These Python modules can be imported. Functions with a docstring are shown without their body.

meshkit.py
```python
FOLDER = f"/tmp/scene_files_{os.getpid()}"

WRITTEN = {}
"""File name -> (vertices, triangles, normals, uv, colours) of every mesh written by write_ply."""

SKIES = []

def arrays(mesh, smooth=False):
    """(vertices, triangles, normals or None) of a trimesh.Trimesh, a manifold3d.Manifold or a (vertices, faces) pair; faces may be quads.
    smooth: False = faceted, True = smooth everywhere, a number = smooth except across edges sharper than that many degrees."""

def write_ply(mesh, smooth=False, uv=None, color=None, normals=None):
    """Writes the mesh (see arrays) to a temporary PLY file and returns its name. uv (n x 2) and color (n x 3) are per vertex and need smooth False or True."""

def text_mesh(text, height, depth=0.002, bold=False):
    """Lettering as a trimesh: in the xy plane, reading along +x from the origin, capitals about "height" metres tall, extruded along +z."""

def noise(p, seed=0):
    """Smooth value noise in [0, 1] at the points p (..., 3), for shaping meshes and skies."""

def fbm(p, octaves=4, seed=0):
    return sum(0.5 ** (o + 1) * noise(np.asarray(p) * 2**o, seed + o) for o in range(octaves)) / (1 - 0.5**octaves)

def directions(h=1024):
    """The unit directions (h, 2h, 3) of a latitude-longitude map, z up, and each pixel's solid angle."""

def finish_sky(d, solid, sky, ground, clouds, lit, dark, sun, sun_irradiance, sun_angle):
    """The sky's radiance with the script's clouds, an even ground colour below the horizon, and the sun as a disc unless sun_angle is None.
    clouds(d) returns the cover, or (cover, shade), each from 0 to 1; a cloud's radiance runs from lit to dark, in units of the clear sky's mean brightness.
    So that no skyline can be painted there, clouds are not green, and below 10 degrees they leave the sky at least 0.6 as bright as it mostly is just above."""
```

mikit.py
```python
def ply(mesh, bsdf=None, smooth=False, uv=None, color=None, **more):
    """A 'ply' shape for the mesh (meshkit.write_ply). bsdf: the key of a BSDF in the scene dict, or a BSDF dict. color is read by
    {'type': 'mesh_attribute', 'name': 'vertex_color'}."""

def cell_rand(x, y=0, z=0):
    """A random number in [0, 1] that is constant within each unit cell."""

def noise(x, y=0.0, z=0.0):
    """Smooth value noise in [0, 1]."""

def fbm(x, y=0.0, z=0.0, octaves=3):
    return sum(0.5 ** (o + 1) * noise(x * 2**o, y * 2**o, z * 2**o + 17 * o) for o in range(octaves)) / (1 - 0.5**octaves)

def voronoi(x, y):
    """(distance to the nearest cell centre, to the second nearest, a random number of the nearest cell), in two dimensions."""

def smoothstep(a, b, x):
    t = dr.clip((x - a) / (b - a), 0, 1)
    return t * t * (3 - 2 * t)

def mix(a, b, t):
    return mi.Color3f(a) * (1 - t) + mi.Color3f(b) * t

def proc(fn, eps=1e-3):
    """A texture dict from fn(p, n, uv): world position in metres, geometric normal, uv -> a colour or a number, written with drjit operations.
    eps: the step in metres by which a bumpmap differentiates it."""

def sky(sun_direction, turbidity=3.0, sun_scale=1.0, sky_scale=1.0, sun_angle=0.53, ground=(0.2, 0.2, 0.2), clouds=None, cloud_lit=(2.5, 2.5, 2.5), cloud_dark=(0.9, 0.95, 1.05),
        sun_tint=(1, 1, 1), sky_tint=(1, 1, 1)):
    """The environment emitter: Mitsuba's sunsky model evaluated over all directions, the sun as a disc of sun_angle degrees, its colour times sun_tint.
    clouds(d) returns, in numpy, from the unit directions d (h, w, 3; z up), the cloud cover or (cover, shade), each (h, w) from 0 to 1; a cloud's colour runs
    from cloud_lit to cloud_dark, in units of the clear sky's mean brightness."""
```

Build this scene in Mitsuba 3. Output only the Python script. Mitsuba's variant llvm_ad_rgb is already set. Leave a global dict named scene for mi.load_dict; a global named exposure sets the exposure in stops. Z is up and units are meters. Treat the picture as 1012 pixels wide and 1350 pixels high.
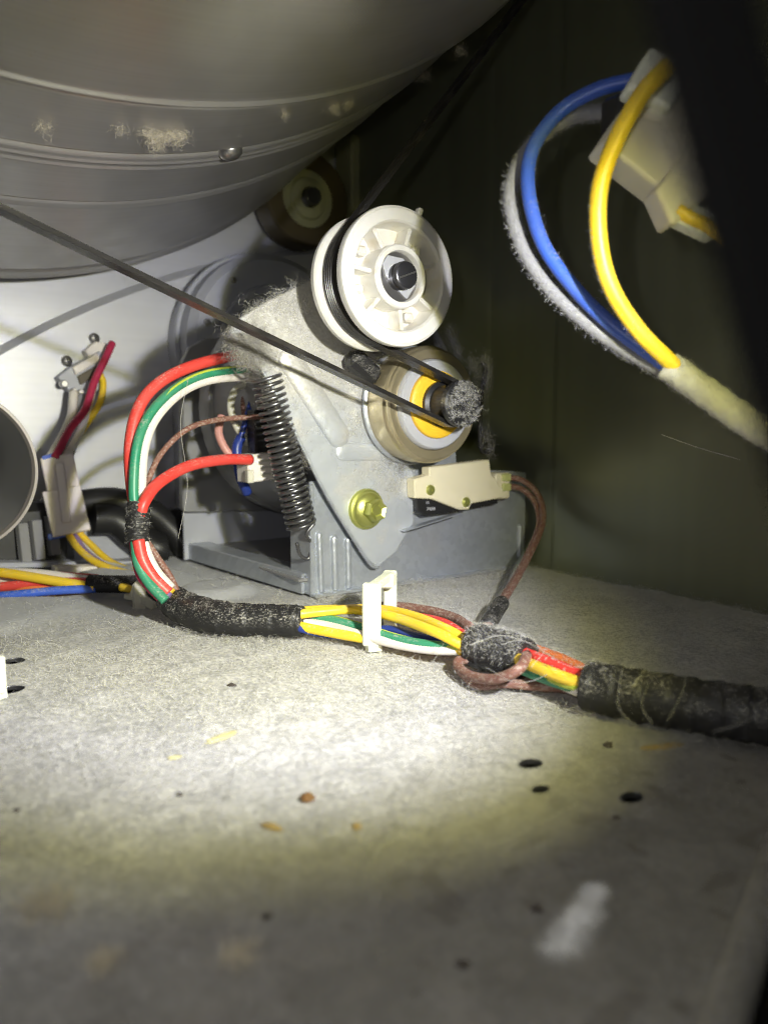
import math, numpy as np, trimesh, mitsuba as mi, mikit, meshkit, drjit as dr
from shapely.geometry import Polygon, Point, LineString, MultiPolygon
from mikit import proc, noise, fbm, voronoi, smoothstep, mix
T = mi.ScalarTransform4f
scene, labels = {}, {}

# ------------------------------------------------------------------ camera, light, exposure
YAW, PITCH, EYE, FPX = math.radians(35), math.atan(115 / 1020), np.array([0, 0, .106]), 1020.0
FH = np.array([math.sin(YAW), math.cos(YAW), 0.0]); RT = np.array([math.cos(YAW), -math.sin(YAW), 0.0])
FW = FH * math.cos(PITCH) - np.array([0, 0, math.sin(PITCH)]); UP = np.cross(RT, FW)
scene['camera'] = {'type': 'thinlens', 'to_world': T().look_at(EYE.tolist(), (EYE + FW).tolist(), [0, 0, 1]), 'fov': 2 * math.degrees(math.atan(506 / FPX)),
                   'fov_axis': 'x', 'aperture_radius': .0016, 'focus_distance': .385, 'near_clip': .005, 'far_clip': 10.0}
exposure = 0.0
LAMP = .064 * FH + .110 * RT + np.array([0, 0, .160])   # the hand torch, held just right of the lens
AIM = np.array([.158, .61, .010])                   # what it points at: the motor and the panel behind it
WHITE, WARM, PHONE = 6600.0, 1500.0, 2250.0
BEAM_D, LED_R, BEZEL = .036, .0050, .0190

def at(px, py, x=None, y=None, z=None, d=None):
    """The point of the place that lies at this photo pixel on a plane x=, y=, z= or at depth d."""
    r = FW + RT * (px - 506) / FPX - UP * (py - 675) / FPX
    t = d if d is not None else (x - EYE[0]) / r[0] if x is not None else (y - EYE[1]) / r[1] if y is not None else (z - EYE[2]) / r[2]
    return EYE + r * t

# ------------------------------------------------------------------ helpers
def num(key):
    if key not in scene and key not in labels: return key
    k = 1
    while f'{key}_{k:03d}' in scene or f'{key}_{k:03d}' in labels: k += 1
    return f'{key}_{k:03d}'

def thing(name, label, cat, group=None, kind=None):
    key = num(name); labels[key] = {'label': label, 'category': cat}
    if group: labels[key]['group'] = group
    if kind: labels[key]['kind'] = kind
    return key

def obj(name, mesh, mat, parent=None, smooth=35, **kw):
    key = name if parent is None else num(f'{parent}__{name}')
    scene[key] = mikit.ply(mesh, mat, smooth=smooth, **kw); return key

def single(name, label, cat, mesh, mat, smooth=35, group=None, kind=None, **kw):
    key = thing(name, label, cat, group, kind); scene[key] = mikit.ply(mesh, mat, smooth=smooth, **kw); return key

def structure(name, mesh, mat, smooth=35):
    scene[name] = mikit.ply(mesh, mat, smooth=smooth); labels[name] = {'kind': 'structure'}; return name

cat_ = trimesh.util.concatenate
def unit(v): v = np.asarray(v, float); return v / np.linalg.norm(v)

def spline(pts, n=12):
    """Catmull-Rom through the points (centripetal enough for these paths)."""
    p = np.asarray(pts, float)
    if len(p) == 2: return np.linspace(p[0], p[1], n + 1)
    p = np.vstack([2 * p[0] - p[1], p, 2 * p[-1] - p[-2]]); out = []
    t = np.linspace(0, 1, n, endpoint=False)[:, None]
    for i in range(1, len(p) - 2):
        a, b, c, d = p[i - 1:i + 3]
        out.append(.5 * (2 * b + (c - a) * t + (2 * a - 5 * b + 4 * c - d) * t**2 + (3 * b - a - 3 * c + d) * t**3))
    return np.vstack(out + [p[-2:-1]])

def frames(path):
    t = np.gradient(path, axis=0); t /= np.linalg.norm(t, axis=1, keepdims=True) + 1e-12
    u = np.cross(t[0], [.31, .52, .79]); u /= np.linalg.norm(u); us = [u]
    for k in range(1, len(t)):
        u = u - t[k] * (u @ t[k]); u /= np.linalg.norm(u); us.append(u)
    us = np.array(us); return t, us, np.cross(t, us)

def tube(path, r, n=12, cap=True, wob=0, seed=0):
    path = np.asarray(path, float); m = len(path); _, u, v = frames(path)
    r = np.broadcast_to(np.asarray(r, float), (m,)); a = np.arange(n) * 2 * np.pi / n
    rr = r[:, None] * np.ones(n)
    off = (np.cos(a)[None, :, None] * u[:, None] + np.sin(a)[None, :, None] * v[:, None])
    if wob:
        q = path[:, None] + off * r[:, None, None]
        rr = rr * (1 + wob * (meshkit.fbm(q * 380, 3, seed) - .5) * 2)
    V = (path[:, None] + off * rr[..., None]).reshape(-1, 3)
    i = np.arange(m - 1)[:, None] * n; j = np.arange(n); k = (j + 1) % n
    F = np.vstack([np.stack([i + j, i + k, i + n + k], -1).reshape(-1, 3), np.stack([i + j, i + n + k, i + n + j], -1).reshape(-1, 3)])
    if cap:
        V = np.vstack([V, path[0], path[-1]]); c = len(V) - 2; e = (m - 1) * n
        F = np.vstack([F, np.stack([0 * j + c, k, j], 1), np.stack([0 * j + c + 1, e + j, e + k], 1)])
    return trimesh.Trimesh(V, F, process=False)

def wire(pts, r, n=12, seg=12, **k): return tube(spline(pts, seg), r, n, **k)

def lathe(prof, cx, cz, n=72, axis=None, closed=False):
    """prof: (radius, y) pairs turned about the line through (cx, cz) along y."""
    p = np.asarray(prof, float); a = np.arange(n) * 2 * np.pi / n; m = len(p)
    V = np.stack([cx + p[:, 0][:, None] * np.cos(a), p[:, 1][:, None] + 0 * a, cz + p[:, 0][:, None] * np.sin(a)], -1).reshape(-1, 3)
    i = np.arange(m - 1 + closed)[:, None] * n; i2 = ((np.arange(m - 1 + closed) + 1) % m)[:, None] * n
    j = np.arange(n); k = (j + 1) % n
    F = np.vstack([np.stack([i + j, i2 + j, i2 + k], -1).reshape(-1, 3), np.stack([i + j, i2 + k, i + k], -1).reshape(-1, 3)])
    return trimesh.Trimesh(V, F, process=False)

def turn(mesh, origin, axis):
    """Moves a mesh lathed about the y axis at 0 so that its -y side faces along axis at origin."""
    m = mesh.copy(); R = trimesh.geometry.align_vectors([0, -1, 0], unit(axis)); m.apply_transform(R); m.apply_translation(origin); return m

def rounded(pts, r, res=4):
    p = Polygon(pts).buffer(0)
    return p.buffer(-r, quad_segs=res).buffer(2 * r, quad_segs=res).buffer(-r, quad_segs=res)

def ring(c, inset):
    c = np.asarray(c)[:-1, :2]; a = np.roll(c, 1, 0); b = np.roll(c, -1, 0)
    d1 = (c - a) / (np.linalg.norm(c - a, axis=1, keepdims=True) + 1e-12); d2 = (b - c) / (np.linalg.norm(b - c, axis=1, keepdims=True) + 1e-12)
    n1 = np.c_[-d1[:, 1], d1[:, 0]]; n2 = np.c_[-d2[:, 1], d2[:, 0]]; n = n1 + n2; n /= np.maximum((n * n).sum(1, keepdims=True), .4) / 2
    return c + n * inset

def plate(poly, y0, y1, bev=.0006):
    """A polygon in (x, z) as a plate from its front y0 to its back y1, edges chamfered at the front."""
    from shapely.geometry.polygon import orient
    poly = orient(poly, 1.0); V, F, n0 = [], [], 0
    def add(v, f):
        nonlocal n0
        V.append(v); F.append(np.asarray(f) + n0); n0 += len(v)
    outl = []
    for ri, rg in enumerate([poly.exterior, *poly.interiors]):
        c = np.asarray(rg.coords); o = c[:-1, :2]; ins = ring(c, bev); outl.append(ins)
        L = [np.c_[o[:, 0], 0 * o[:, 0] + y1, o[:, 1]], np.c_[o[:, 0], 0 * o[:, 0] + y0 + bev, o[:, 1]], np.c_[ins[:, 0], 0 * o[:, 0] + y0, ins[:, 1]]]
        m = len(o); j = np.arange(m); k = (j + 1) % m
        for s in range(2):
            add(np.vstack([L[s], L[s + 1]]), np.vstack([np.stack([j, k, m + k], 1), np.stack([j, m + k, m + j], 1)]))
    for rings, y, fl in ((outl, y0, False), ([np.asarray(g.coords)[:-1, :2] for g in [poly.exterior, *poly.interiors]], y1, True)):
        v, f = trimesh.creation.triangulate_polygon(Polygon(rings[0], rings[1:]).buffer(0), engine='earcut')
        f = np.asarray(f); f = f[:, ::-1] if fl else f
        add(np.c_[v[:, 0], 0 * v[:, 0] + y, v[:, 1]], f)
    return trimesh.Trimesh(np.vstack(V), np.vstack(F), process=False)

def pix_poly(pix, y, r=.001): return rounded([at(*p, y=y)[[0, 2]] for p in pix], r)

def rbox(c, size, axes=None, b=.0006):
    """A box with chamfered edges: centre, full sizes, and its three axes as rows."""
    s = np.asarray(size, float) / 2; b = min(b, .45 * s.min()); P = []
    for k in range(3):
        e = s - b; e[k] = s[k]
        P += [[sx * e[0], sy * e[1], sz * e[2]] for sx in (-1, 1) for sy in (-1, 1) for sz in (-1, 1)]
    m = trimesh.convex.convex_hull(np.array(P)); A = np.eye(3) if axes is None else np.asarray(axes)
    return trimesh.Trimesh(m.vertices @ A + np.asarray(c), m.faces, process=False)

def bar(a, b, w, h, up=(0, 0, 1), bev=.0005, ext=0):
    a, b = np.asarray(a, float), np.asarray(b, float); t = unit(b - a); s = unit(np.cross(t, up)); v = np.cross(s, t)
    return rbox((a + b) / 2, (np.linalg.norm(b - a) + ext, w, h), [t, s, v], bev)

def fibers(root, dirs, length, width, curl, rng, segs=3, droop=0):
    """Curly flat hairs; returns a mesh and the number of vertices for each."""
    n = len(root); d = dirs / np.linalg.norm(dirs, axis=1, keepdims=True); L = np.broadcast_to(length, (n,))[:, None] / segs
    side = np.cross(d, rng.normal(size=(n, 3))); side /= np.linalg.norm(side, axis=1, keepdims=True) + 1e-9
    axis = rng.normal(size=(n, 3)); p = root.copy(); rows = []
    for s in range(segs + 1):
        w = np.broadcast_to(width, (n,))[:, None] * (1 - .55 * abs(2 * s / segs - 1))
        rows += [p - side * w / 2, p + side * w / 2]
        d = d + curl * np.cross(axis, d) + .35 * curl * rng.normal(size=(n, 3)) - [0, 0, droop]; d /= np.linalg.norm(d, axis=1, keepdims=True)
        p = p + d * L
    V = np.stack(rows, 1).reshape(-1, 3); m = 2 * (segs + 1); b = (np.arange(n) * m)[:, None]
    F = np.vstack([np.vstack([b + np.array([2 * s, 2 * s + 1, 2 * s + 3]), b + np.array([2 * s, 2 * s + 3, 2 * s + 2])]) for s in range(segs)])
    return trimesh.Trimesh(V, F, process=False), m

def tuft(centres, spread, count, length, rng, width=.00011, curl=.7, segs=4):
    c = np.asarray(centres, float); i = rng.integers(len(c), size=count)
    p = c[i] + rng.normal(size=(count, 3)) * np.asarray(spread)
    return fibers(p, rng.normal(size=(count, 3)), rng.uniform(.5, 1.4, count) * length, width, curl, rng, segs)[0]

def on_path(path, r, count, length, rng, width=.0001, keep=None, lift=.7, seg=3, curl=.5):
    """Fluff standing on a tube."""
    t, u, v = frames(path); i = rng.integers(len(path) - 1, size=count); f = rng.random((count, 1)); a = rng.random((count, 1)) * 2 * np.pi
    if keep is not None:
        m = keep(u[i] * np.cos(a) + v[i] * np.sin(a)) > rng.random(count); i, f, a = i[m], f[m], a[m]
    n = u[i] * np.cos(a) + v[i] * np.sin(a); rr = np.broadcast_to(r, (len(path),))[i][:, None]
    p = path[i] * (1 - f) + path[i + 1] * f + n * rr * .97
    return fibers(p, n * lift + rng.normal(size=(len(i), 3)) * .6, rng.uniform(.4, 1.3, len(i)) * length, width, curl, rng, seg)[0]

# ------------------------------------------------------------------ materials
def pr(c, rough=.5, metallic=0.0, spec=.5, **k):
    col = c if isinstance(c, dict) else {'type': 'rgb', 'value': list(c)}
    return {'type': 'principled', 'base_color': col, 'roughness': rough, 'metallic': metallic, 'specular': spec, **k}
def add(name, b, bump=None, scale=1.0, eps=2e-4):
    if bump is not None: b = {'type': 'bumpmap', 'tex': proc(bump, eps), 'scale': scale, 'bsdf': b}
    scene[name] = {'type': 'twosided', 'bsdf': b}
GLINT0, GLINT1 = at(784, 1178, z=0), at(746, 1246, z=0)                     # ends of a bright glint painted into the floor colour
GLINT_L = float(np.linalg.norm(GLINT1 - GLINT0)); GLINT_D = (GLINT1 - GLINT0) / GLINT_L; GLINT0, GLINT_D = [float(q) for q in GLINT0], [float(q) for q in GLINT_D]
def f_floor(p, n, uv):
    big = fbm(p.x * 22, p.y * 22, 1.0, 4); fine = fbm(p.x * 850, p.y * 850, 3.0, 2); mid = fbm(p.x * 120, p.y * 120, 7.0, 3)
    felt = smoothstep(.115, .20, p.y + .03 * (big - .5) - .05 * (p.x - .1))
    lint = mix((.32, .32, .31), (.57, .56, .535), smoothstep(.2, .8, .58 * fine + .22 * mid + .20 * big))
    dirt = mix((.200, .192, .175), (.265, .256, .236), smoothstep(.3, .7, .3 * fine + .4 * mid + .3 * big))
    dirt = mix(dirt, (.30, .28, .25), smoothstep(.72, .80, noise(p.x * 160, p.y * 160, 9.0)) * .3)
    dirt = mix(dirt, (.09, .075, .06), smoothstep(.76, .86, noise(p.x * 160, p.y * 160, 5.0)) * .35)
    back = smoothstep(.36, .44, p.y + .08 * (big - .5)) * smoothstep(.30, .20, p.x)
    felt = felt * (1 - .85 * back)
    t = dr.clip(((p.x - GLINT0[0]) * GLINT_D[0] + (p.y - GLINT0[1]) * GLINT_D[1]) / GLINT_L, 0, 1); e = dr.sqrt(dr.square(p.x - GLINT0[0] - GLINT_D[0] * GLINT_L * t) + dr.square(p.y - GLINT0[1] - GLINT_D[1] * GLINT_L * t))
    dirt = mix(dirt, (.93, .93, .92), smoothstep(.0058, .0004, e * (1.35 - .5 * t) + .0060 * (mid - .45) + .0016 * (fine - .5)))  # the glint, painted as white over the dirt
    return mix(mix(dirt, (.36, .37, .39), back), lint, felt * smoothstep(.1, .45, big + .25))
def f_floor_rough(p, n, uv): return .42 + .3 * smoothstep(.14, .2, p.y)
def b_floor(p, n, uv): return fbm(p.x * 480, p.y * 480, 2.0, 3) * .5 + fbm(p.x * 90, p.y * 90, 4.0, 2)
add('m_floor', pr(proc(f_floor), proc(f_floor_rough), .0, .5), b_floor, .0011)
def f_drum(p, n, uv):
    a = dr.atan2(p.z - .595, p.x - .07); w = fbm(a * 30, p.y * 40, 1.0, 4); st = noise(a * 6, p.y * 900, 2.0)
    c = mix((.46, .45, .445), (.53, .52, .51), .6 * w + .4 * st)
    return mix(c, (.46, .42, .35), smoothstep(.90, .95, noise(a * 420, p.y * 700, 4.0)) * .35)
def r_drum(p, n, uv): return .30 + .16 * fbm(p.x * 60, p.y * 60, p.z * 60, 3)
add('m_drum', pr(proc(f_drum), proc(r_drum), .72, .5))
def f_galv(p, n, uv):
    a, b, c = voronoi(p.x * 260 + p.y * 140, p.z * 260 + p.y * 180); m = fbm(p.x * 50, p.y * 50, p.z * 50, 4)
    col = mix((.40, .43, .485), (.55, .585, .645), .45 * c + .55 * m)
    return mix(col, (.52, .50, .46), smoothstep(.52, .75, fbm(p.x * 34 + 3, p.y * 34, p.z * 34, 4)) * .25)
add('m_galv', pr(proc(f_galv), .36, .6, .5), lambda p, n, uv: fbm(p.x * 300, p.y * 300, p.z * 300, 3), .00025)
def f_arm(p, n, uv):
    m = fbm(p.x * 60, p.y * 60, p.z * 60, 4); f = fbm(p.x * 800, p.y * 800, p.z * 800, 2)
    d = smoothstep(.085, .15, p.z + .05 * (m - .5)) * smoothstep(.0, .02, p.x - .215 + .55 * (p.z - .09)) + .5 * smoothstep(.5, .66, m)
    return mix(mix((.42, .45, .50), (.57, .60, .655), m), mix((.46, .45, .43), (.64, .625, .60), f), dr.clip(d, 0, .9))
add('m_arm', pr(proc(f_arm), .42, .35, .5), lambda p, n, uv: fbm(p.x * 160, p.y * 160, p.z * 160, 3), .0006)
def f_white(p, n, uv):
    s = fbm(p.x * 9, p.y * 9, p.z * 260, 3); m = fbm(p.x * 28, p.y * 28, p.z * 28, 4)
    return mix((.50, .505, .55), (.59, .595, .635), .5 * s + .5 * m)
add('m_panel', pr(proc(f_white), .42, .25, .5))
def f_wall(p, n, uv):
    m = .7 * fbm(p.x * 12, p.y * 12, p.z * 7, 4) + .3 * noise(p.y * 150, p.z * 5, 2.0)
    return mix((.150, .162, .108), (.190, .203, .138), m) * (1 - .10 * smoothstep(.5, .9, noise(p.y * 60, p.z * 4, 0)))
add('m_wall', pr(proc(f_wall), .33, .3, .5))
def f_nylon(p, n, uv):
    return mix((.68, .665, .61), (.62, .56, .44), smoothstep(.5, .8, fbm(p.x * 130, p.y * 130, p.z * 130, 3)) * smoothstep(.0300, .026, dr.sqrt(dr.square(p.x - .2474) + dr.square(p.z - .1837))))
add('m_nylon', pr(proc(f_nylon), .38, 0, .45))
def f_tape(p, n, uv):
    f = fbm(p.x * 1500, p.y * 1500, p.z * 1500, 2); m = fbm(p.x * 160, p.y * 160, p.z * 160, 3)
    return mix((.018, .018, .019), (.34, .325, .30), smoothstep(.50, .80, .6 * f + .4 * m) * smoothstep(.2, .9, n.z + .5))
add('m_tape', pr(proc(f_tape), .5, 0, .4), lambda p, n, uv: fbm(p.x * 900, p.y * 900, p.z * 900, 2), .0004)
def brassy(c0, c1):
    return lambda p, n, uv: mix(c0, c1, fbm(p.x * 140, p.y * 140, p.z * 140, 3))
add('m_brass', pr(proc(brassy((.52, .44, .27), (.62, .54, .36))), .30, .75, .5))
add('m_zinc', pr((.52, .54, .16), .36, .8, .5))
for nm, c, rg, mt in [('m_steel', (.42, .41, .40), .3, .9), ('m_darksteel', (.10, .10, .11), .3, .8), ('m_spring', (.21, .21, .22), .27, .85), ('m_black', (.016, .016, .017), .4, 0),
                      ('m_rubber', (.022, .020, .019), .38, 0), ('m_motor', (.27, .27, .28), .42, .3), ('m_cap', (.82, .50, .03), .45, 0), ('m_ringgrey', (.50, .51, .54), .45, .2),
                      ('m_ivory', (.72, .66, .46), .42, 0), ('m_terminal', (.50, .52, .20), .4, .0), ('m_white', (.74, .72, .70), .4, 0), ('m_clip', (.76, .78, .66), .35, 0),
                      ('m_plug', (.62, .58, .46), .42, 0), ('m_plugwhite', (.66, .60, .58), .42, 0), ('m_greypost', (.05, .045, .045), .6, 0), ('m_duct', (.24, .24, .235), .5, .3), ('m_ductrim', (.20, .18, .17), .45, .3),
                      ('m_grey', (.36, .37, .42), .5, .1), ('m_tyre', (.060, .046, .022), .5, 0), ('m_hub', (.24, .24, .15), .5, 0), ('m_print', (.42, .42, .44), .6, 0),
                      ('w_red', (.72, .045, .035), .36, 0), ('w_green', (.02, .26, .14), .36, 0), ('w_yellow', (.86, .60, .015), .36, 0), ('w_white', (.74, .69, .64), .4, 0), ('w_brown', (.20, .085, .06), .5, 0),
                      ('w_blue', (.02, .04, .22), .38, 0), ('w_brightblue', (.03, .10, .52), .36, 0), ('w_crimson', (.42, .03, .08), .4, 0), ('w_orange', (.70, .17, .03), .4, 0), ('w_pink', (.50, .25, .22), .45, 0),
                      ('w_stripe', (.42, .52, .06), .4, 0), ('w_black', (.015, .015, .016), .4, 0), ('w_grey', (.24, .24, .25), .6, 0), ('w_violet', (.20, .14, .30), .4, 0), ('w_tan', (.52, .51, .43), .5, 0),
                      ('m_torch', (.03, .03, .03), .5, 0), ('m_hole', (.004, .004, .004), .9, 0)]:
    add(nm, pr(c, rg, mt))
def w_dust(c):
    return lambda p, n, uv: mix(c, (.50, .47, .43), smoothstep(.50, .80, .6 * fbm(p.x * 1300, p.y * 1300, p.z * 1300, 2) + .4 * fbm(p.x * 130, p.y * 130, p.z * 130, 2)) * smoothstep(-.2, .8, n.z) * .55 + .08 * noise(p.x * 90, p.y * 90, p.z * 90))
for nm, c in [('w_red', (.66, .045, .035)), ('w_green', (.02, .24, .13)), ('w_yellow', (.82, .56, .018)), ('w_white', (.70, .66, .62)), ('w_brightblue', (.03, .10, .52)), ('w_orange', (.66, .16, .03))]: add(nm, pr(proc(w_dust(c)), .40, 0))
def dusty(c, dust=(.55, .50, .45), lo=.5):
    return lambda p, n, uv: mix(c, dust, smoothstep(lo, lo + .22, fbm(p.x * 900, p.y * 900, p.z * 900, 2)) * .75)
add('w_dustbrown', pr(proc(dusty((.20, .095, .072), (.36, .27, .23), .48)), .6, 0)); add('w_dustred', pr(proc(dusty((.70, .05, .04), (.62, .45, .40), .58)), .45, 0))
add('m_blackpost', {'type': 'diffuse', 'reflectance': {'type': 'rgb', 'value': [.003, .003, .003]}})
add('m_lint', {'type': 'diffuse', 'reflectance': {'type': 'rgb', 'value': [.55, .54, .505]}})
add('m_lintgrey', {'type': 'diffuse', 'reflectance': {'type': 'rgb', 'value': [.36, .345, .32]}})
add('m_lintcream', {'type': 'diffuse', 'reflectance': {'type': 'rgb', 'value': [.66, .60, .47]}})
add('m_linten', {'type': 'diffuse', 'reflectance': {'type': 'rgb', 'value': [.36, .36, .38]}})
for nm, c in [('m_crumb', (.15, .075, .022)), ('m_straw', (.34, .24, .085)), ('m_flake', (.56, .52, .26)), ('m_speck', (.05, .04, .035))]: add(nm, pr(c, .6, 0))

# ------------------------------------------------------------------ the torch
def torch():
    k = thing('hand_torch', 'black hand torch held beside the lens, out of the frame', 'torch')
    d = unit(AIM - LAMP); A = LAMP
    prof = [(.0005, .07), (.020, .07), (.0205, .068), (.0205, -BEAM_D - .001), (BEZEL + .0002, -BEAM_D - .001), (BEZEL, -BEAM_D + .0003), (BEZEL, .002), (.0005, .002)]
    obj('body', turn(lathe(prof, 0, 0, 48), A, d), 'm_torch', k)
    a = np.arange(25) * 2 * np.pi / 24
    def annulus(r0, r1, y):
        m = lathe([(r0, y), (r1, y)], 0, 0, 32); m = turn(m, A, d)
        if m.face_normals.mean(0) @ d < 0: m.invert()
        return m
    scene[k + '__lamp'] = mikit.ply(annulus(1e-5, LED_R, .0), 'm_white', emitter={'type': 'area', 'radiance': {'type': 'rgb', 'value': [WHITE * .91, WHITE * .93, WHITE * 1.28]}})
    scene[k + '__lamp_rim'] = mikit.ply(annulus(LED_R + .0001, LED_R + .0066, .0), 'm_white', emitter={'type': 'area', 'radiance': {'type': 'rgb', 'value': [WARM * 1.0, WARM * .95, WARM * .28]}})
    p = thing('phone_lamp', 'small phone light just above the lens, out of the frame', 'lamp')
    c, d = EYE - .022 * RT + .018 * UP - .004 * FW, unit(FW * .9 - RT * .05 - UP * .05)
    A = c
    scene[p + '__emitter'] = mikit.ply(annulus(1e-5, .0028, .0), 'm_white', emitter={'type': 'area', 'radiance': {'type': 'rgb', 'value': [PHONE, PHONE * .985, PHONE * .97]}})
    obj('case', turn(lathe([(.0030, .0004), (.0050, .0004), (.0050, .004), (1e-5, .004)], 0, 0, 32), c, d), 'm_torch', p)
torch()

# ------------------------------------------------------------------ the setting: floor pan, side wall, back wall
FRONT = (np.array([.1195, .0709]), np.array([.1842, .0951]))
def front_y(x): return FRONT[0][1] + (x - FRONT[0][0]) * (FRONT[1][1] - FRONT[0][1]) / (FRONT[1][0] - FRONT[0][0])
HOLES = [(at(699, 1012, z=0)[:2], .0031), (at(712, 1044, z=0)[:2], .0021), (at(832, 1056, z=0)[:2], .0028), (at(18, 873, z=0)[:2], .0034), (at(13, 913, z=0)[:2], .0040)]
def floor_height(x, y):
    h = .0012 * (meshkit.fbm(np.stack([x * 14, y * 14, 0 * x], -1), 3, 3) - .5) * 2
    for (a, b, r, amp) in [(.150, .520, .052, .007), (.188, .455, .030, .006), (.06, .47, .06, .004)]:   # pressed bosses at the back
        q = np.hypot(x - a, (y - b) * 1.1) / r; h = h + amp * (1 - np.clip((q - .55) / .45, 0, 1)**2 * (3 - 2 * np.clip((q - .55) / .45, 0, 1)))* (q < 1)
    u = (x - .1236) * .75 + (y - .103) * .66; v = -(x - .1236) * .66 + (y - .103) * .75                 # a low bump added to the floor to catch a glint
    h = h + .0012 * np.exp(-(u / .0085)**2 - (v / .0046)**2) + .0003 * np.exp(-(u / .012)**2 - (v / .008)**2) * meshkit.noise(np.stack([x * 500, y * 500, 0 * x], -1), 5)
    q3 = lambda f, o, sd: meshkit.fbm(np.stack([x * f, y * f, 0 * x], -1), o, sd) - .5
    h = h + np.clip((y - .13) / .06, 0, 1) * np.clip((.44 - y) / .05, 0, 1) * (.0026 * q3(38, 2, 7) + .0022 * np.maximum(q3(120, 2, 9), -.05))   # drifts of lint
    h = h + .003 * np.exp(-((x - .075) / .02)**2 - ((y - .30) / .012)**2)
    return h
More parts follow.
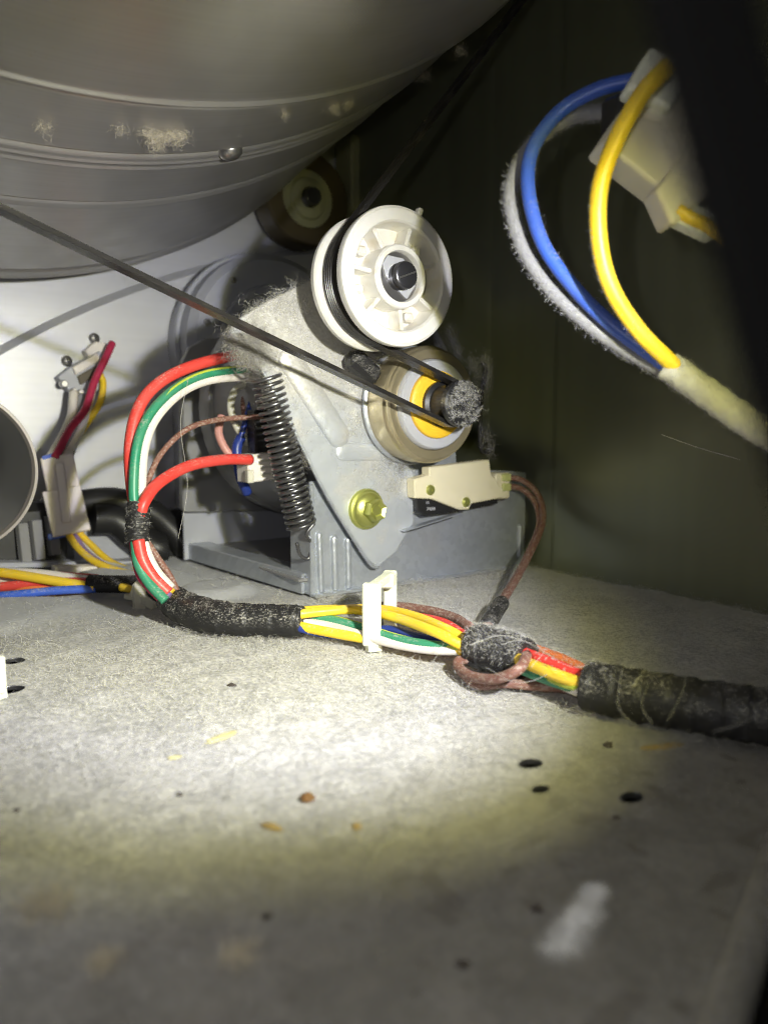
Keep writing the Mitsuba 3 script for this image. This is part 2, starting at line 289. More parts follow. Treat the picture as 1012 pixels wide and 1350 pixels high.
def make_floor():
    xs = np.unique(np.r_[np.arange(-.35, .0, .004), np.arange(0, .4185, .002)]); ys = np.unique(np.r_[np.arange(-.05, .10, .003), np.arange(.10, .46, .002), np.arange(.46, .685, .004)])
    for (c, r) in HOLES:
        xs = np.r_[xs[abs(xs - c[0]) > r + .002], np.arange(c[0] - r - .0015, c[0] + r + .0016, .0005)]; ys = np.r_[ys[abs(ys - c[1]) > r + .002], np.arange(c[1] - r - .0015, c[1] + r + .0016, .0005)]
    xs = np.r_[xs, np.arange(.105, .145, .001)]; ys = np.r_[ys, np.arange(.085, .121, .001)]
    xs, ys = (np.unique(np.round(q, 4)) for q in (xs, ys))
    X, Y = np.meshgrid(xs, ys, indexing='ij'); P = np.stack([X, Y], -1)
    fy = front_y(X); Y2 = np.maximum(Y, fy - .0)
    P[..., 1] = Y2
    dead = np.zeros(X.shape, bool)
    for (c, r) in HOLES:
        v = P - c; q = np.linalg.norm(v, axis=-1); s = r * np.array([1.35, .9]); qe = np.linalg.norm(v / s, axis=-1)
        near = abs(qe - 1) < .16; P[near] = c + v[near] / qe[near][:, None]; dead |= qe < .84
    V = np.c_[P.reshape(-1, 2), floor_height(P[..., 0], P[..., 1]).reshape(-1)]
    n1, n2 = X.shape; i = (np.arange(n1 - 1)[:, None] * n2 + np.arange(n2 - 1)).reshape(-1)
    dd = dead.reshape(-1); bad = dd[i] | dd[i + 1] | dd[i + n2] | dd[i + n2 + 1]
    flat = (Y < fy - .006).reshape(-1); bad |= flat[i + 1] & flat[i + n2 + 1]
    i = i[~bad]; F = np.vstack([np.stack([i, i + n2, i + n2 + 1], 1), np.stack([i, i + n2 + 1, i + 1], 1)])
    m = trimesh.Trimesh(V, F, process=False); m.remove_unreferenced_vertices(); return m
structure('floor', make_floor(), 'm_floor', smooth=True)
hole_rims = []
for (c, r) in HOLES:
    q = np.arange(33) * 2 * np.pi / 32; e = np.c_[c[0] + 1.35 * r * np.cos(q), c[1] + .9 * r * np.sin(q)]; zt = floor_height(e[:, 0], e[:, 1]) + .00015
    V = np.vstack([np.c_[c[0] + (e[:, 0] - c[0]) * f_, c[1] + (e[:, 1] - c[1]) * f_, zt + dz_] for f_, dz_ in [(1.06, 0), (1.0, .0002), (.96, -.0002), (.95, -.0016)]]); j = np.arange(32)
    hole_rims.append(trimesh.Trimesh(V, np.vstack([np.vstack([np.stack([a * 33 + j, a * 33 + j + 1, a * 33 + 34 + j], 1), np.stack([a * 33 + j, a * 33 + 34 + j, a * 33 + 33 + j], 1)]) for a in range(3)]), process=False))
for m_ in hole_rims: obj('hole_rim', m_, 'm_darksteel', 'floor', smooth=True)
lipx = np.linspace(-.3, .419, 40)
structure('floor_front_flange', tube(np.c_[lipx, front_y(lipx) - .003, 0 * lipx + .001], .0042, 12), 'm_floor', smooth=True)
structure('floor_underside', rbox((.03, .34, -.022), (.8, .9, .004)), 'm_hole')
WX, BY = .418, .68
W = []
yy = np.r_[np.arange(-.12, .68, .02), .681]; zz = np.arange(-.01, 1.0, .05)
Yg, Zg = np.meshgrid(np.unique(np.r_[yy, .385, .388, .391, .452, .4535, .455]), zz, indexing='ij')
Xg = WX + .0022 * np.exp(-((Yg - .388) / .0018)**2) + .0012 * np.exp(-((Yg - .4535) / .0015)**2) + .0015 * np.sin(Yg * 14) * np.sin(Zg * 9)
n1, n2 = Yg.shape; i = (np.arange(n1 - 1)[:, None] * n2 + np.arange(n2 - 1)).reshape(-1)
structure('side_wall', trimesh.Trimesh(np.stack([Xg, Yg, Zg], -1).reshape(-1, 3), np.vstack([np.stack([i, i + n2 + 1, i + n2], 1), np.stack([i, i + 1, i + n2 + 1], 1)]), process=False), 'm_wall', smooth=True)
structure('back_wall', rbox((.0, BY + .004, .49), (.84, .008, 1.0)), 'm_panel')
# the pressed round face of the back panel, its rim bevelled
arc = [at(*q, y=.672)[[0, 2]] for q in [(0, 455), (118, 400), (190, 370), (330, 336)]]
A_ = np.array([[2 * p[0], 2 * p[1], 1] for p in arc]); sol = np.linalg.lstsq(A_, np.array([p @ p for p in arc]), rcond=None)[0]
cx, cz = sol[:2]; cr = math.sqrt(sol[2] + cx * cx + cz * cz)
disc = Point(cx, cz).buffer(cr, quad_segs=64).intersection(Polygon([(-.4, .002), (.416, .002), (.416, .6), (-.4, .6)]))
obj('raised_panel', plate(disc, .669, .6805, .006), 'm_panel', 'back_wall', smooth=20)

# ------------------------------------------------------------------ drum
DC = (.070, .595)
def drum_r(y):
    b = .3522 + .098 * (y - .3)
    for y0, w, a in [(.3380, .0013, .0016), (.3415, .0018, -.0008), (.3985, .0024, -.0026), (.4060, .0011, .0012), (.4130, .0009, .0011), (.4680, .0024, -.0028), (.4745, .0014, .0008), (.6120, .0030, -.0036), (.6255, .0030, .0014)]: b = b + a * np.exp(-((y - y0) / w)**2)
    return b
dy = np.r_[np.arange(-.02, .32, .02), np.arange(.325, .6297, .0007)]
prof = [(float(drum_r(y)), float(y)) for y in dy] + [(.30, .6300), (.02, .6300)]
k = thing('tumble_drum', 'large grey metal drum with pressed grooves hanging over the motor', 'drum')
obj('shell', lathe(prof, *DC, n=300), 'm_drum', k, smooth=60)
def drum_at(px, py, lift=0.0):
    best = None
    for y in np.linspace(.05, .615, 2800):
        p = at(px, py, y=y); e = abs(math.hypot(p[0] - DC[0], p[2] - DC[1]) - np.interp(y, [q[1] for q in prof[:-2]], [q[0] for q in prof[:-2]]))
        if best is None or e < best[0]: best = (e, p)
    p = best[1]; n = unit([DC[0] - p[0], 0, DC[1] - p[2]]); return p - n * lift, -n
p, n = drum_at(303, 197)
obj('rivet', turn(lathe([(1e-5, -.0052), (.0034, -.0049), (.0058, -.0032), (.0068, -.0008), (.0070, .002)], 0, 0, 32), p, n), 'm_steel', k)

# ------------------------------------------------------------------ idler pulley and arm
IX, IZ = .2474, .1837
rng = np.random.default_rng(5)
k = thing('idler_pulley', 'cream plastic idler pulley wheel with a steel centre, worn belt round it', 'pulley')
R0 = .0365
obj('wheel', lathe([(.0128, .3430), (.0128, .3385), (.0134, .3372), (.0158, .3372), (.0166, .3382), (.0172, .3515), (.0268, .3515), (.0280, .3395), (.0290, .3382), (R0 - .002, .3380), (R0 - .0005, .3388), (R0, .3402), (R0 - .0004, .3436), (R0 - .0020, .3448),
                    (.0322, .3462), (.0318, .3480), (.0318, .3600), (.0324, .3618), (R0 - .001, .3640), (R0 + .0002, .3660), (R0, .3690), (R0 - .002, .3705), (.0128, .3705), (.0128, .3430)], IX, IZ, 128), 'm_nylon', k, smooth=30)
for j in range(7):
    a = j * math.tau / 7 + .35; u = np.array([math.cos(a), 0, math.sin(a)])
    obj('rib', bar(np.array([IX, .3462, IZ]) + u * .0164, np.array([IX, .3462, IZ]) + u * .0276, .0024, .0108, up=(0, -1, 0), bev=.0006), 'm_nylon', k)
    if j in (0, 2, 3, 5): obj('moulded_stop', rbox(np.array([IX, .3480, IZ]) + np.array([math.cos(a + .42), 0, math.sin(a + .42)]) * .0226, (.0060, .0060, .0052), b=.0012), 'm_nylon', k)
obj('washer', lathe([(.0060, .3405), (.0126, .3405), (.0128, .3409), (.0128, .3425), (.0060, .3425)], IX, IZ, 48), 'm_steel', k)
obj('retaining_clip', plate(Polygon([(IX - .0072, IZ + .0104), (IX + .0030, IZ + .0098), (IX + .0108, IZ - .0036), (IX + .0052, IZ - .0112), (IX - .0080, IZ - .0010), (IX - .0104, IZ + .0062)]).buffer(-.001).buffer(.001), .3392, .3402, .0003), 'm_ringgrey', k)
obj('shaft', lathe([(1e-5, .3318), (.0056, .3318), (.0068, .3326), (.0072, .3338), (.0072, .3352), (.0062, .3360), (.0062, .3370), (.0070, .3376), (.0070, .398)], IX, IZ, 40), 'm_darksteel', k)
obj('shaft_slot', rbox((IX, .3317, IZ), (.0112, .0006, .0009), [[.93, 0, .36], [0, 1, 0], [-.36, 0, .93]], .0001), 'm_steel', k)
obj('flash_burr', rbox((IX + .0135, .3400, IZ + .0352), (.0034, .004, .0040), [[.94, 0, -.34], [0, 1, 0], [.34, 0, .94]], .001), 'm_nylon', k)

AY = .3975
k = arm = thing('tension_bracket', 'lint covered galvanised arm plate running from the spring tip to the yellow bolt', 'bracket')
apix = [(303, 436), (318, 418), (350, 398), (392, 378), (430, 360), (480, 372), (520, 410), (540, 452), (520, 480), (500, 520), (500, 560), (520, 598), (545, 622), (545, 690), (538, 700), (522, 728), (498, 748), (484, 738), (430, 652), (400, 592), (365, 520), (345, 486), (322, 470)]
apoly = pix_poly(apix, AY, .0022)
obj('plate', plate(apoly, AY, AY + .002, .0006), 'm_arm', k, smooth=30)
def bead(pa, pb, w, y, hgt):
    a, b = at(*pa, y=y), at(*pb, y=y); n = 9; t = np.linspace(0, 1, 20)[:, None]; path = a * (1 - t) + b * t
    m = tube(np.vstack([a + (a - b) / np.linalg.norm(a - b) * w * .85, a + (a - b) / np.linalg.norm(a - b) * w * .5, path, b + (b - a) / np.linalg.norm(b - a) * w * .5, b + (b - a) / np.linalg.norm(b - a) * w * .85]), np.r_[.45, .86, np.ones(20), .86, .45] * w, 20)
    m.vertices[:, 1] = y + (m.vertices[:, 1] - y) * hgt / w; return m
obj('pressed_rib', bead((382, 474), (446, 574), .0078, AY, .0028), 'm_arm', k, smooth=True)
obj('pressed_rib', bead((452, 596), (506, 596), .0055, AY, .0014), 'm_arm', k, smooth=True)
def lettering(s, pa, pb, y, hgt, lift=.0004):
    m = meshkit.text_mesh(s, hgt, .0006); a, b = at(*pa, y=y), at(*pb, y=y); t = unit(b - a); v = np.cross(t, [0, -1, 0])
    v = -v if False else v
    m.apply_translation([0, 0, -.0003]); V = a + m.vertices[:, :1] * t + m.vertices[:, 1:2] * unit(np.cross([0, -1, 0], t)) + m.vertices[:, 2:] * np.array([0, -1, 0])
    m.vertices = V; return m
obj('stamped_number', lettering('1007', (385, 520), (402, 549), AY, .0040), 'm_ringgrey', k, smooth=False)
obj('stamped_number', lettering('18', (409, 563), (420, 581), AY, .0036), 'm_ringgrey', k, smooth=False)
obj('turned_edge', wire([at(*p, y=AY + .001) for p in [(345, 487), (365, 521), (400, 592), (430, 652), (484, 738), (498, 748)]], .0012, 8), 'm_galv', k, smooth=True)

# ------------------------------------------------------------------ motor bracket, pivot bolt
k = thing('motor_bracket', 'galvanised U shaped motor bracket standing on the floor under the motor', 'bracket')
FY = .4055
x0, x1 = .2297, .4115
front = Polygon([(x0, .001), (x1, .001), (x1, .071), (.395, .073), (.345, .076), (.338, .150), (.262, .150), (.258, .080), (.2445, .074), (x0, .072)]).buffer(-.001).buffer(.001).difference(Point(.2975, .1182).buffer(.031, quad_segs=24))
obj('front_plate', plate(front, FY, FY + .002, .0005), 'm_galv', k, smooth=30)
obj('turned_flange', cat_([rbox((x0 + .001, FY + .014, .031), (.0022, .024, .058), b=.0009), rbox((x0 + .001, FY + .0015, .0365), (.0030, .005, .068), b=.0014)]), 'm_galv', k)
for (a, b, w) in [((440, 710), (442, 775), .0026), ((458, 712), (459, 772), .0024), ((685, 694), (684, 733), .0022), ((420, 705), (423, 778), .0022)]:
    obj('pressed_rib', bead(a, b, w, FY, .0022), 'm_galv', k, smooth=True)
obj('foot_flange', rbox(((x0 + x1) / 2, FY - .0028, .0024), (x1 - x0, .0055, .0016), b=.0006), 'm_galv', k)
obj('base_plate', plate(rounded([(.214, .408), (.4115, .408), (.4115, .571), (.214, .571)], .002), 0, .0016, .0004).apply_transform([[1, 0, 0, 0], [0, 0, 1, 0], [0, -1, 0, .0125], [0, 0, 0, 1]]) if False else rbox((.318, .490, .0115), (.190, .162, .002)), 'm_motor', k)
obj('side_rail', cat_([bar((.2165, .572, .0085), (.228, .412, .0085), .0026, .0125), bar((.2235, .572, .0142), (.235, .412, .0142), .016, .0018)]), 'm_galv', k)
obj('rear_plate', plate(Polygon([(.2120, .002), (.4115, .002), (.4115, .10), (.37, .168), (.25, .168), (.2300, .160), (.2120, .142)]), .571, .573, .0006), 'm_grey', k)
obj('shade_plate', plate(pix_poly([(241, 478), (250, 458), (272, 446), (420, 440), (420, 672), (241, 676)], .563, .004), .563, .5705, .001), 'm_motor', k)  # dark plate standing in for the shadow cast on the rear plate
obj('shade_plate_ring', lathe([(.050, .5625), (.0505, .5605), (.0545, .5605), (.056, .5625)], .2975, .1182, 72), 'm_black', k)
k = thing('pivot_bolt', 'yellow zinc hex bolt with washer at the foot of the arm', 'bolt')
b0 = at(482, 671, y=AY)
obj('washer', turn(lathe([(.004, -.0004), (.0100, -.0004), (.0122, .0004), (.0128, .0016), (.0128, .0030)], 0, 0, 48), b0 + [0, -.0026, 0], (0, -1, 0)), 'm_zinc', k)
obj('flange', turn(lathe([(.004, -.0036), (.0078, -.0030), (.0104, -.0012), (.0110, .0002), (.0108, .0012)], 0, 0, 48), b0 + [0, -.0040, 0], (0, -1, 0)), 'm_zinc', k)
hx = lathe([(1e-5, -.0052), (.0034, -.0052), (.0040, -.0058), (.0062, -.0068), (.0071, -.0060), (.0071, .0005)], 0, 0, 6)
hx = trimesh.Trimesh(hx.vertices @ np.array([[math.cos(.3), 0, math.sin(.3)], [0, 1, 0], [-math.sin(.3), 0, math.cos(.3)]]), hx.faces, process=False)
obj('head', turn(hx, b0 + [0, -.0070, 0], (0, -1, 0)), 'm_zinc', k, smooth=False)

# ------------------------------------------------------------------ motor
MX, MZ = .2975, .1182
k = thing('drive_motor', 'electric motor with brass ring and yellow cap behind the shaft pulley', 'motor')
obj('housing', lathe([(1e-5, .434), (.046, .434), (.050, .431), (.054, .434), (.066, .437), (.070, .4345), (.074, .4375), (.080, .442), (.083, .450), (.083, .468), (.0805, .470), (.0805, .520), (.083, .522), (.083, .540), (.076, .552), (.03, .556), (1e-5, .556)], MX, MZ, 120), 'm_motor', k)
for a in np.arange(7):
    t = 2.35 + a * .34; u = np.array([math.cos(t), 0, math.sin(t)])
    obj('housing_vent', rbox(np.array([MX, .4350, MZ]) + u * .060, (.0085, .003, .0050), [u, [0, 1, 0], np.cross(u, [0, 1, 0])], .0005), 'm_black', k)
NY = -.0265
def nose(prof): return [(r_, y_ + NY) for r_, y_ in prof]
obj('bearing_ring', lathe(nose([(.0275, .4000), (.0280, .3985), (.0330, .3980), (.0340, .3990), (.0342, .4005), (.0352, .4015), (.0358, .4030)]) + [(.0358, .386), (.0352, .387), (.0352, .412), (.0275, .412)], MX, MZ, 96), 'm_brass', k)
obj('ring_edge', lathe([(.0352, .3925), (.0370, .3930), (.0374, .3940), (.0370, .3950), (.0352, .3955)], MX, MZ, 96), 'm_galv', k)
obj('inner_ring', lathe(nose([(.0275, .3992), (.0272, .3968), (.0262, .3956), (.0208, .3956), (.0200, .3966), (.0196, .400), (.0196, .412)]), MX, MZ, 96), 'm_ringgrey', k)
obj('bearing_cap', lathe(nose([(1e-5, .3925), (.0150, .3925), (.0188, .3930), (.0202, .3940), (.0205, .3960), (.0205, .4052)]), MX, MZ, 72), 'm_cap', k)
obj('shaft', lathe([(1e-5, .3440), (.0080, .3440), (.0088, .3448), (.0088, .3690), (1e-5, .3692)], MX, MZ, 48), 'm_black', k)
obj('shaft_collar', lathe([(.0088, .3662), (.0128, .3664), (.0134, .3665), (.0134, .3672), (.0126, .3674), (.0088, .3674)], MX, MZ, 8), 'm_black', k, smooth=False)
obj('shaft_pulley', lathe([(1e-5, .3440), (.0126, .3440), (.0136, .3448), (.0136, .3484), (.0112, .3496), (.0112, .3622), (.0136, .3634), (.0136, .3662), (.0090, .3668)], MX, MZ, 48), 'm_black', k)

# ------------------------------------------------------------------ belt
def tangent(c1, s1r1, c2, s2r2):
    D = c2 - c1; k_ = s2r2 - s1r1; th = math.atan2(D[1], D[0]) - math.asin(k_ / np.linalg.norm(D)); n_ = np.array([-math.sin(th), math.cos(th)])
    return c1 - s1r1 * n_, c2 - s2r2 * n_
BT = .0024
cM, cI, cD = np.array([MX, MZ]), np.array([IX, IZ]), np.array([DC[0] - .013, DC[1]]); rM, rI, rD = .0112 + BT / 2, -(.0318 + BT / 2), .3765
legs = [tangent(cM, rM, cI, rI), tangent(cI, rI, cD, rD), tangent(cD, rD, cM, rM)]
def arc_pts(c, r, a, b, n):
    t0, t1 = math.atan2(*(a - c)[::-1]), math.atan2(*(b - c)[::-1])
    if r > 0 and t1 < t0: t1 += 2 * math.pi
    if r < 0 and t1 > t0: t1 -= 2 * math.pi
    t = np.linspace(t0, t1, n); return c + abs(r) * np.c_[np.cos(t), np.sin(t)]
loop = np.vstack([arc_pts(cM, rM, legs[2][1], legs[0][0], 24), np.linspace(*legs[0], 8)[1:-1], arc_pts(cI, rI, legs[0][1], legs[1][0], 40), np.linspace(*legs[1], 14)[1:-1], arc_pts(cD, rD, legs[1][1], legs[2][0], 90), np.linspace(*legs[2], 24)[1:-1]])
def belt(loop, y0, y1, t):
    d = np.roll(loop, -1, 0) - np.roll(loop, 1, 0); d /= np.linalg.norm(d, axis=1, keepdims=True); n_ = np.c_[-d[:, 1], d[:, 0]]
    sec = [(-t / 2, y0 + .0004), (-t / 2 + .0004, y0)]; m = 5; w = (y1 - y0) / m               # plain back, then the ribs of the inner face
    sec = [(-t / 2, y1 - .0003), (-t / 2, y0 + .0003), (-t / 2 + .0003, y0)]
    for q in range(m): sec += [(t / 2, y0 + w * (q + .18)), (t / 2, y0 + w * (q + .82))] + ([(t / 2 - .0008, y0 + w * (q + 1))] if q < m - 1 else [])
    sec += [(-t / 2 + .0003, y1)]
    s = np.array(sec); N, M = len(loop), len(s)
    V = np.stack([loop[:, None, 0] + n_[:, None, 0] * s[:, 0], np.broadcast_to(s[:, 1], (N, M)), loop[:, None, 1] + n_[:, None, 1] * s[:, 0]], -1).reshape(-1, 3)
    i = np.arange(N)[:, None] * M; i2 = ((np.arange(N) + 1) % N)[:, None] * M; j = np.arange(M); q = (j + 1) % M
    return trimesh.Trimesh(V, np.vstack([np.stack([i + j, i + q, i2 + q], -1).reshape(-1, 3), np.stack([i + j, i2 + q, i2 + j], -1).reshape(-1, 3)]), process=False)
add('m_belt', pr(proc(lambda p, n, uv: mix((.017, .016, .016), (.042, .039, .036), smoothstep(.45, .85, fbm(p.x * 90, p.y * 1500, p.z * 90, 2)))), .30, 0, .6))
single('drive_belt', 'thin black ribbed belt looping from the drum round pulley and motor shaft', 'belt', belt(loop, .3505, .3600, BT), 'm_belt', smooth=32)

# ------------------------------------------------------------------ belt switch
k = thing('belt_switch', 'ivory switch cover with two yellow screws and a black switch body', 'switch')
SY = .389
cov = pix_poly([(546, 632), (566, 626), (566, 616), (600, 612), (645, 606), (648, 626), (663, 644), (663, 656), (622, 664), (618, 672), (606, 672), (570, 658), (547, 657)], SY, .0006)
obj('cover', plate(cov, SY, SY + .008, .0008), 'm_ivory', k, smooth=30)
obj('cover_side', rbox(at(655, 640, y=SY + .010), (.014, .012, .018), b=.001), 'm_ivory', k)
for q in [(567, 646), (614, 662)]:
    c = at(*q, y=SY); obj('screw', turn(lathe([(1e-5, -.0015), (.0008, -.0015), (.0010, -.0019), (.0024, -.0017), (.0034, -.0006), (.0035, .0004)], 0, 0, 24), c, (0, -1, 0)), 'm_zinc', k)
obj('body', plate(pix_poly([(548, 652), (606, 658), (606, 674), (560, 680), (550, 672)], SY + .004, .0004), SY + .004, SY + .013, .0006), 'm_black', k)
obj('body_lower', plate(pix_poly([(608, 664), (656, 656), (656, 664), (612, 672)], SY + .006, .0003), SY + .006, SY + .013, .0005), 'm_black', k)
obj('print', lettering('7488', (562, 673), (582, 672), SY + .0038, .0020), 'm_print', k, smooth=False)
obj('print', lettering('11', (561, 664), (575, 664), SY + .0038, .0016), 'm_print', k, smooth=False)
obj('lever', bar(at(530, 700, y=SY + .006), at(600, 678, y=SY + .006), .006, .0008, up=(.3, 0, 1)), 'm_galv', k)
for q in [(664, 629), (664, 642)]: obj('terminal', rbox(at(*q, y=SY + .006), (.008, .007, .0052), b=.0006), 'm_terminal', k)

# ------------------------------------------------------------------ spring
k = thing('tension_spring', 'dark steel coil spring stretched from arm tip to bracket', 'spring')
s0, s1 = at(351, 496, y=.4035), at(398, 696, y=.4035); ax = unit(s1 - s0); L = np.linalg.norm(s1 - s0); u = unit(np.cross(ax, [0, 1, 0])); v = np.cross(ax, u)
TURNS = 25; tt = np.linspace(0, TURNS * 2 * np.pi, TURNS * 22); rr = .0084
wrap = 1 + .0 * tt
coil = s0 + np.outer(tt / tt[-1] * L, ax) + rr * (np.outer(np.cos(tt), u) + np.outer(np.sin(tt), v))
obj('coil', tube(coil, .00115, 7), 'm_spring', k, smooth=True)
obj('hook', wire([coil[0], at(340, 492, y=.401), at(326, 478, y=.400), at(322, 455, y=.398), at(316, 440, y=.396)], .00115, 8), 'm_spring', k, smooth=True)
obj('hook', wire([coil[-1], at(404, 704, y=.405), at(410, 716, y=.406), at(407, 736, y=.407), at(396, 732, y=.408), at(391, 716, y=.408)], .00115, 8), 'm_spring', k, smooth=True)

# ------------------------------------------------------------------ main wiring harness
k = har = thing('wiring_harness', 'thick harness of coloured wires and black tape arching beside the spring and crossing floor', 'wiring harness')
def path_z(p): return [at(q[0], q[1], z=q[2]) for q in p]
def path_y(p): return [at(q[0], q[1], y=q[2]) for q in p]
def hw(mat, pts, r, **kw): return obj('wire', wire(pts, r, **kw), mat, har, smooth=True)
# loop rising on the left
hw('w_red', path_y([(182, 684, .405), (174, 640, .408), (172, 585, .412), (184, 535, .416), (212, 503, .421), (255, 482, .427), (312, 467, .434)]), .0033)
gl = path_y([(182, 684, .400), (176, 650, .402), (180, 590, .406), (196, 548, .412), (228, 514, .419), (268, 494, .426), (318, 487, .434), (345, 487, .438)])
hw('w_green', gl, .0026)
hw('w_stripe', [p + np.array([.0008, -.0010, .0016]) for p in gl[3:]], .0010)
hw('w_white', path_y([(186, 684, .404), (186, 640, .405), (190, 590, .409), (206, 550, .415), (240, 516, .422), (280, 500, .429), (330, 497, .436), (350, 505, .44)]), .0027)
hw('w_dustbrown', path_y([(188, 668, .406), (196, 632, .41), (214, 596, .415), (248, 565, .42), (290, 553, .428), (345, 549, .436)]), .0016)
hw('w_red', path_y([(184, 684, .398), (190, 662, .398), (210, 636, .404), (250, 614, .412), (295, 606, .420), (330, 606, .427)]), .0032)
vt = spline(path_y([(183, 664, .402), (181, 690, .399), (181, 716, .396)]), 14)
obj('tape', tube(vt, .0058 + .0004 * np.sin(np.arange(len(vt)) * 1.7), 20, wob=.06, seed=1), 'm_tape', har, smooth=True)
# from the vertical tape down to the floor
hw('w_red', path_y([(182, 712, .392), (188, 738, .389), (202, 762, .386), (222, 782, .382)]), .0032)
hw('w_white', path_y([(188, 712, .394), (196, 735, .392), (208, 756, .390), (226, 776, .386)]), .0026)
gd = path_y([(178, 712, .394), (182, 742, .390), (196, 768, .385), (218, 792, .378)])
hw('w_green', gd, .0026)
hw('w_crimson', path_y([(174, 712, .396), (178, 740, .394), (186, 764, .39), (210, 790, .385)]), .0016)
hw('w_yellow', path_y([(205, 755, .393), (212, 768, .389), (226, 782, .384)]), .0025)
hw('w_dustbrown', path_y([(192, 712, .398), (208, 736, .396), (224, 760, .394), (234, 782, .388)]), .0018)
hw('w_violet', path_y([(200, 766, .388), (212, 778, .384), (224, 786, .38)]), .0018)
def taped(pts, r, seed, wob=.05, ridges=4):
    p = spline(pts, 22); m = len(p); s = np.arange(m) / (m - 1)
    rad = np.interp(s, np.linspace(0, 1, len(np.atleast_1d(r))), np.atleast_1d(r)) if np.ndim(r) else np.full(m, r)
    rad = rad * (1 + .085 * ((s * ridges + .13 * seed) % 1.0) - .04)
    rad[0] *= .92; rad[-1] *= .92
    return obj('tape', tube(p, rad, 28, wob=wob, seed=seed), 'm_tape', har, smooth=True), p, rad
_, tp1, tr1 = taped(path_z([(222, 788, .014), (248, 804, .011), (290, 815, .0105), (345, 818, .0105), (400, 819, .0110)]), [.0078, .0088, .0086, .0080, .0078], 2, ridges=7)
# open stretch through the clip
for mat, pts, r in [('w_yellow', [(396, 810, .0150), (430, 806, .0155), (470, 804, .0165), (520, 814, .017), (575, 834, .0165), (630, 856, .013)], .0023),
                    ('w_yellow', [(396, 826, .0095), (430, 833, .0080), (475, 841, .007), (510, 845, .007), (560, 850, .007), (640, 862, .010)], .0024),
                    ('w_yellow', [(396, 806, .013), (440, 803, .0135), (500, 803, .0145), (545, 812, .0155), (590, 830, .0150), (632, 848, .013)], .0022),
                    ('w_green', [(396, 811, .0125), (435, 817, .0115), (476, 828, .010), (520, 842, .009), (570, 851, .0095), (636, 857, .010)], .0022),
                    ('w_stripe', [(396, 808, .0130), (435, 813.5, .0122), (476, 824, .0108), (520, 838, .0098), (570, 850, .0096), (636, 860, .0105)], .0012),
                    ('w_white', [(396, 820, .0100), (435, 826, .009), (478, 838, .008), (525, 850, .007), (575, 857, .008), (640, 860, .009)], .0022),
                    ('w_blue', [(396, 828, .009), (430, 836, .006), (470, 838, .007), (510, 830, .010), (550, 840, .010), (600, 848, .011), (636, 856, .010)], .0021),
                    ('w_dustbrown', [(470, 803, .008), (510, 799, .009), (555, 803, .010), (600, 815, .011), (640, 838, .012)], .0024),
                    ('w_dustred', [(520, 812, .009), (550, 814, .0105), (585, 822, .0125), (632, 844, .013)], .0024),
                    ('w_pink', [(520, 799, .006), (570, 805, .008), (610, 820, .009), (642, 836, .011)], .0020)]:
    hw(mat, path_z([(384 + .4 * (pts[0][0] - 396), 819 + .3 * (pts[0][1] - 819), .0110 + .3 * (pts[0][2] - .011))] * (pts[0][0] < 420) + pts[:-1] + [(pts[-1][0] - 16 * (pts[-1][0] > 600), pts[-1][1] - 3 * (pts[-1][0] > 600), .4 * pts[-1][2] + .0068), (644, 857 + .25 * (pts[-1][1] - 856), .0110)]), r)
_, tp2, tr2 = taped(path_z([(622, 850, .0118), (655, 858, .0116), (694, 871, .0110)]), [.0092, .0094, .0088], 3, wob=.09, ridges=2)
for mat, pts, r in [('w_orange', [(680, 850, .011), (720, 862, .0125), (782, 886, .0130)], .0024), ('w_dustred', [(680, 858, .0135), (720, 872, .0145), (784, 896, .0145)], .0024), ('w_yellow', [(680, 868, .0125), (720, 885, .0135), (784, 906, .0135)], .0024),
                    ('w_green', [(680, 878, .0095), (712, 892, .0095), (745, 903, .0095), (784, 912, .010)], .0022), ('w_white', [(690, 884, .006), (730, 898, .0060), (785, 916, .008)], .0022), ('w_stripe', [(680, 875, .0100), (712, 891, .0100), (745, 904, .0100), (784, 913, .0105)], .0011)]:
    hw(mat, path_z([(676, 865 + .2 * (pts[0][1] - 868), .0109)] + pts[:-1] + [(764, pts[-1][1] - 5, .45 * pts[-1][2] + .0060), (800, 910 + .25 * (pts[-1][1] - 905), .0107)]), r)
_, tp3, tr3 = taped(path_z([(772, 904, .0105), (840, 917, .0108), (920, 931, .0108), (1000, 943, .0108), (1100, 958, .011)]), [.0090, .0092, .0092, .0094, .0096], 4, wob=.05, ridges=9)
for pts, r in [([(694, 864, .0165), (684, 882, .0155), (655, 895, .0100), (625, 893, .0060), (606, 882, .0050), (604, 872, .006), (622, 868, .008)], .0021), ([(606, 884, .0035), (630, 903, .003), (664, 901, .0035), (700, 904, .0035), (742, 907, .004), (770, 912, .005)], .0020), ([(640, 870, .005), (668, 884, .004), (700, 900, .0035)], .0018)]:
    obj('wire', wire(path_z(pts), r), 'w_dustbrown', har, smooth=True)

# ------------------------------------------------------------------ leads of the belt switch
k = thing('switch_lead', 'pair of dusty brown leads curving from the ivory switch down to the harness', 'cable')
ld = [[(662, 628, .397), (690, 634, .392), (711, 656, .384), (715, 690, .370), (696, 735, .345), (672, 778, .315), (652, 808, .292), (640, 836, .268)], [(664, 640, .398), (688, 645, .396), (706, 664, .388), (710, 694, .374), (692, 738, .350), (668, 780, .320), (649, 808, .297), (636, 832, .272)]]
leads = [spline(path_y(q), 14) for q in ld]
for q in leads: obj('lead', tube(q, .0021, 12), 'w_dustbrown', k, smooth=True)
mid = spline(path_y([(661, 795, .3035), (651, 810, .2925), (641, 826, .278)]), 10)
obj('sleeve', tube(mid, .0043, 16, wob=.08), 'm_tape', k, smooth=True)

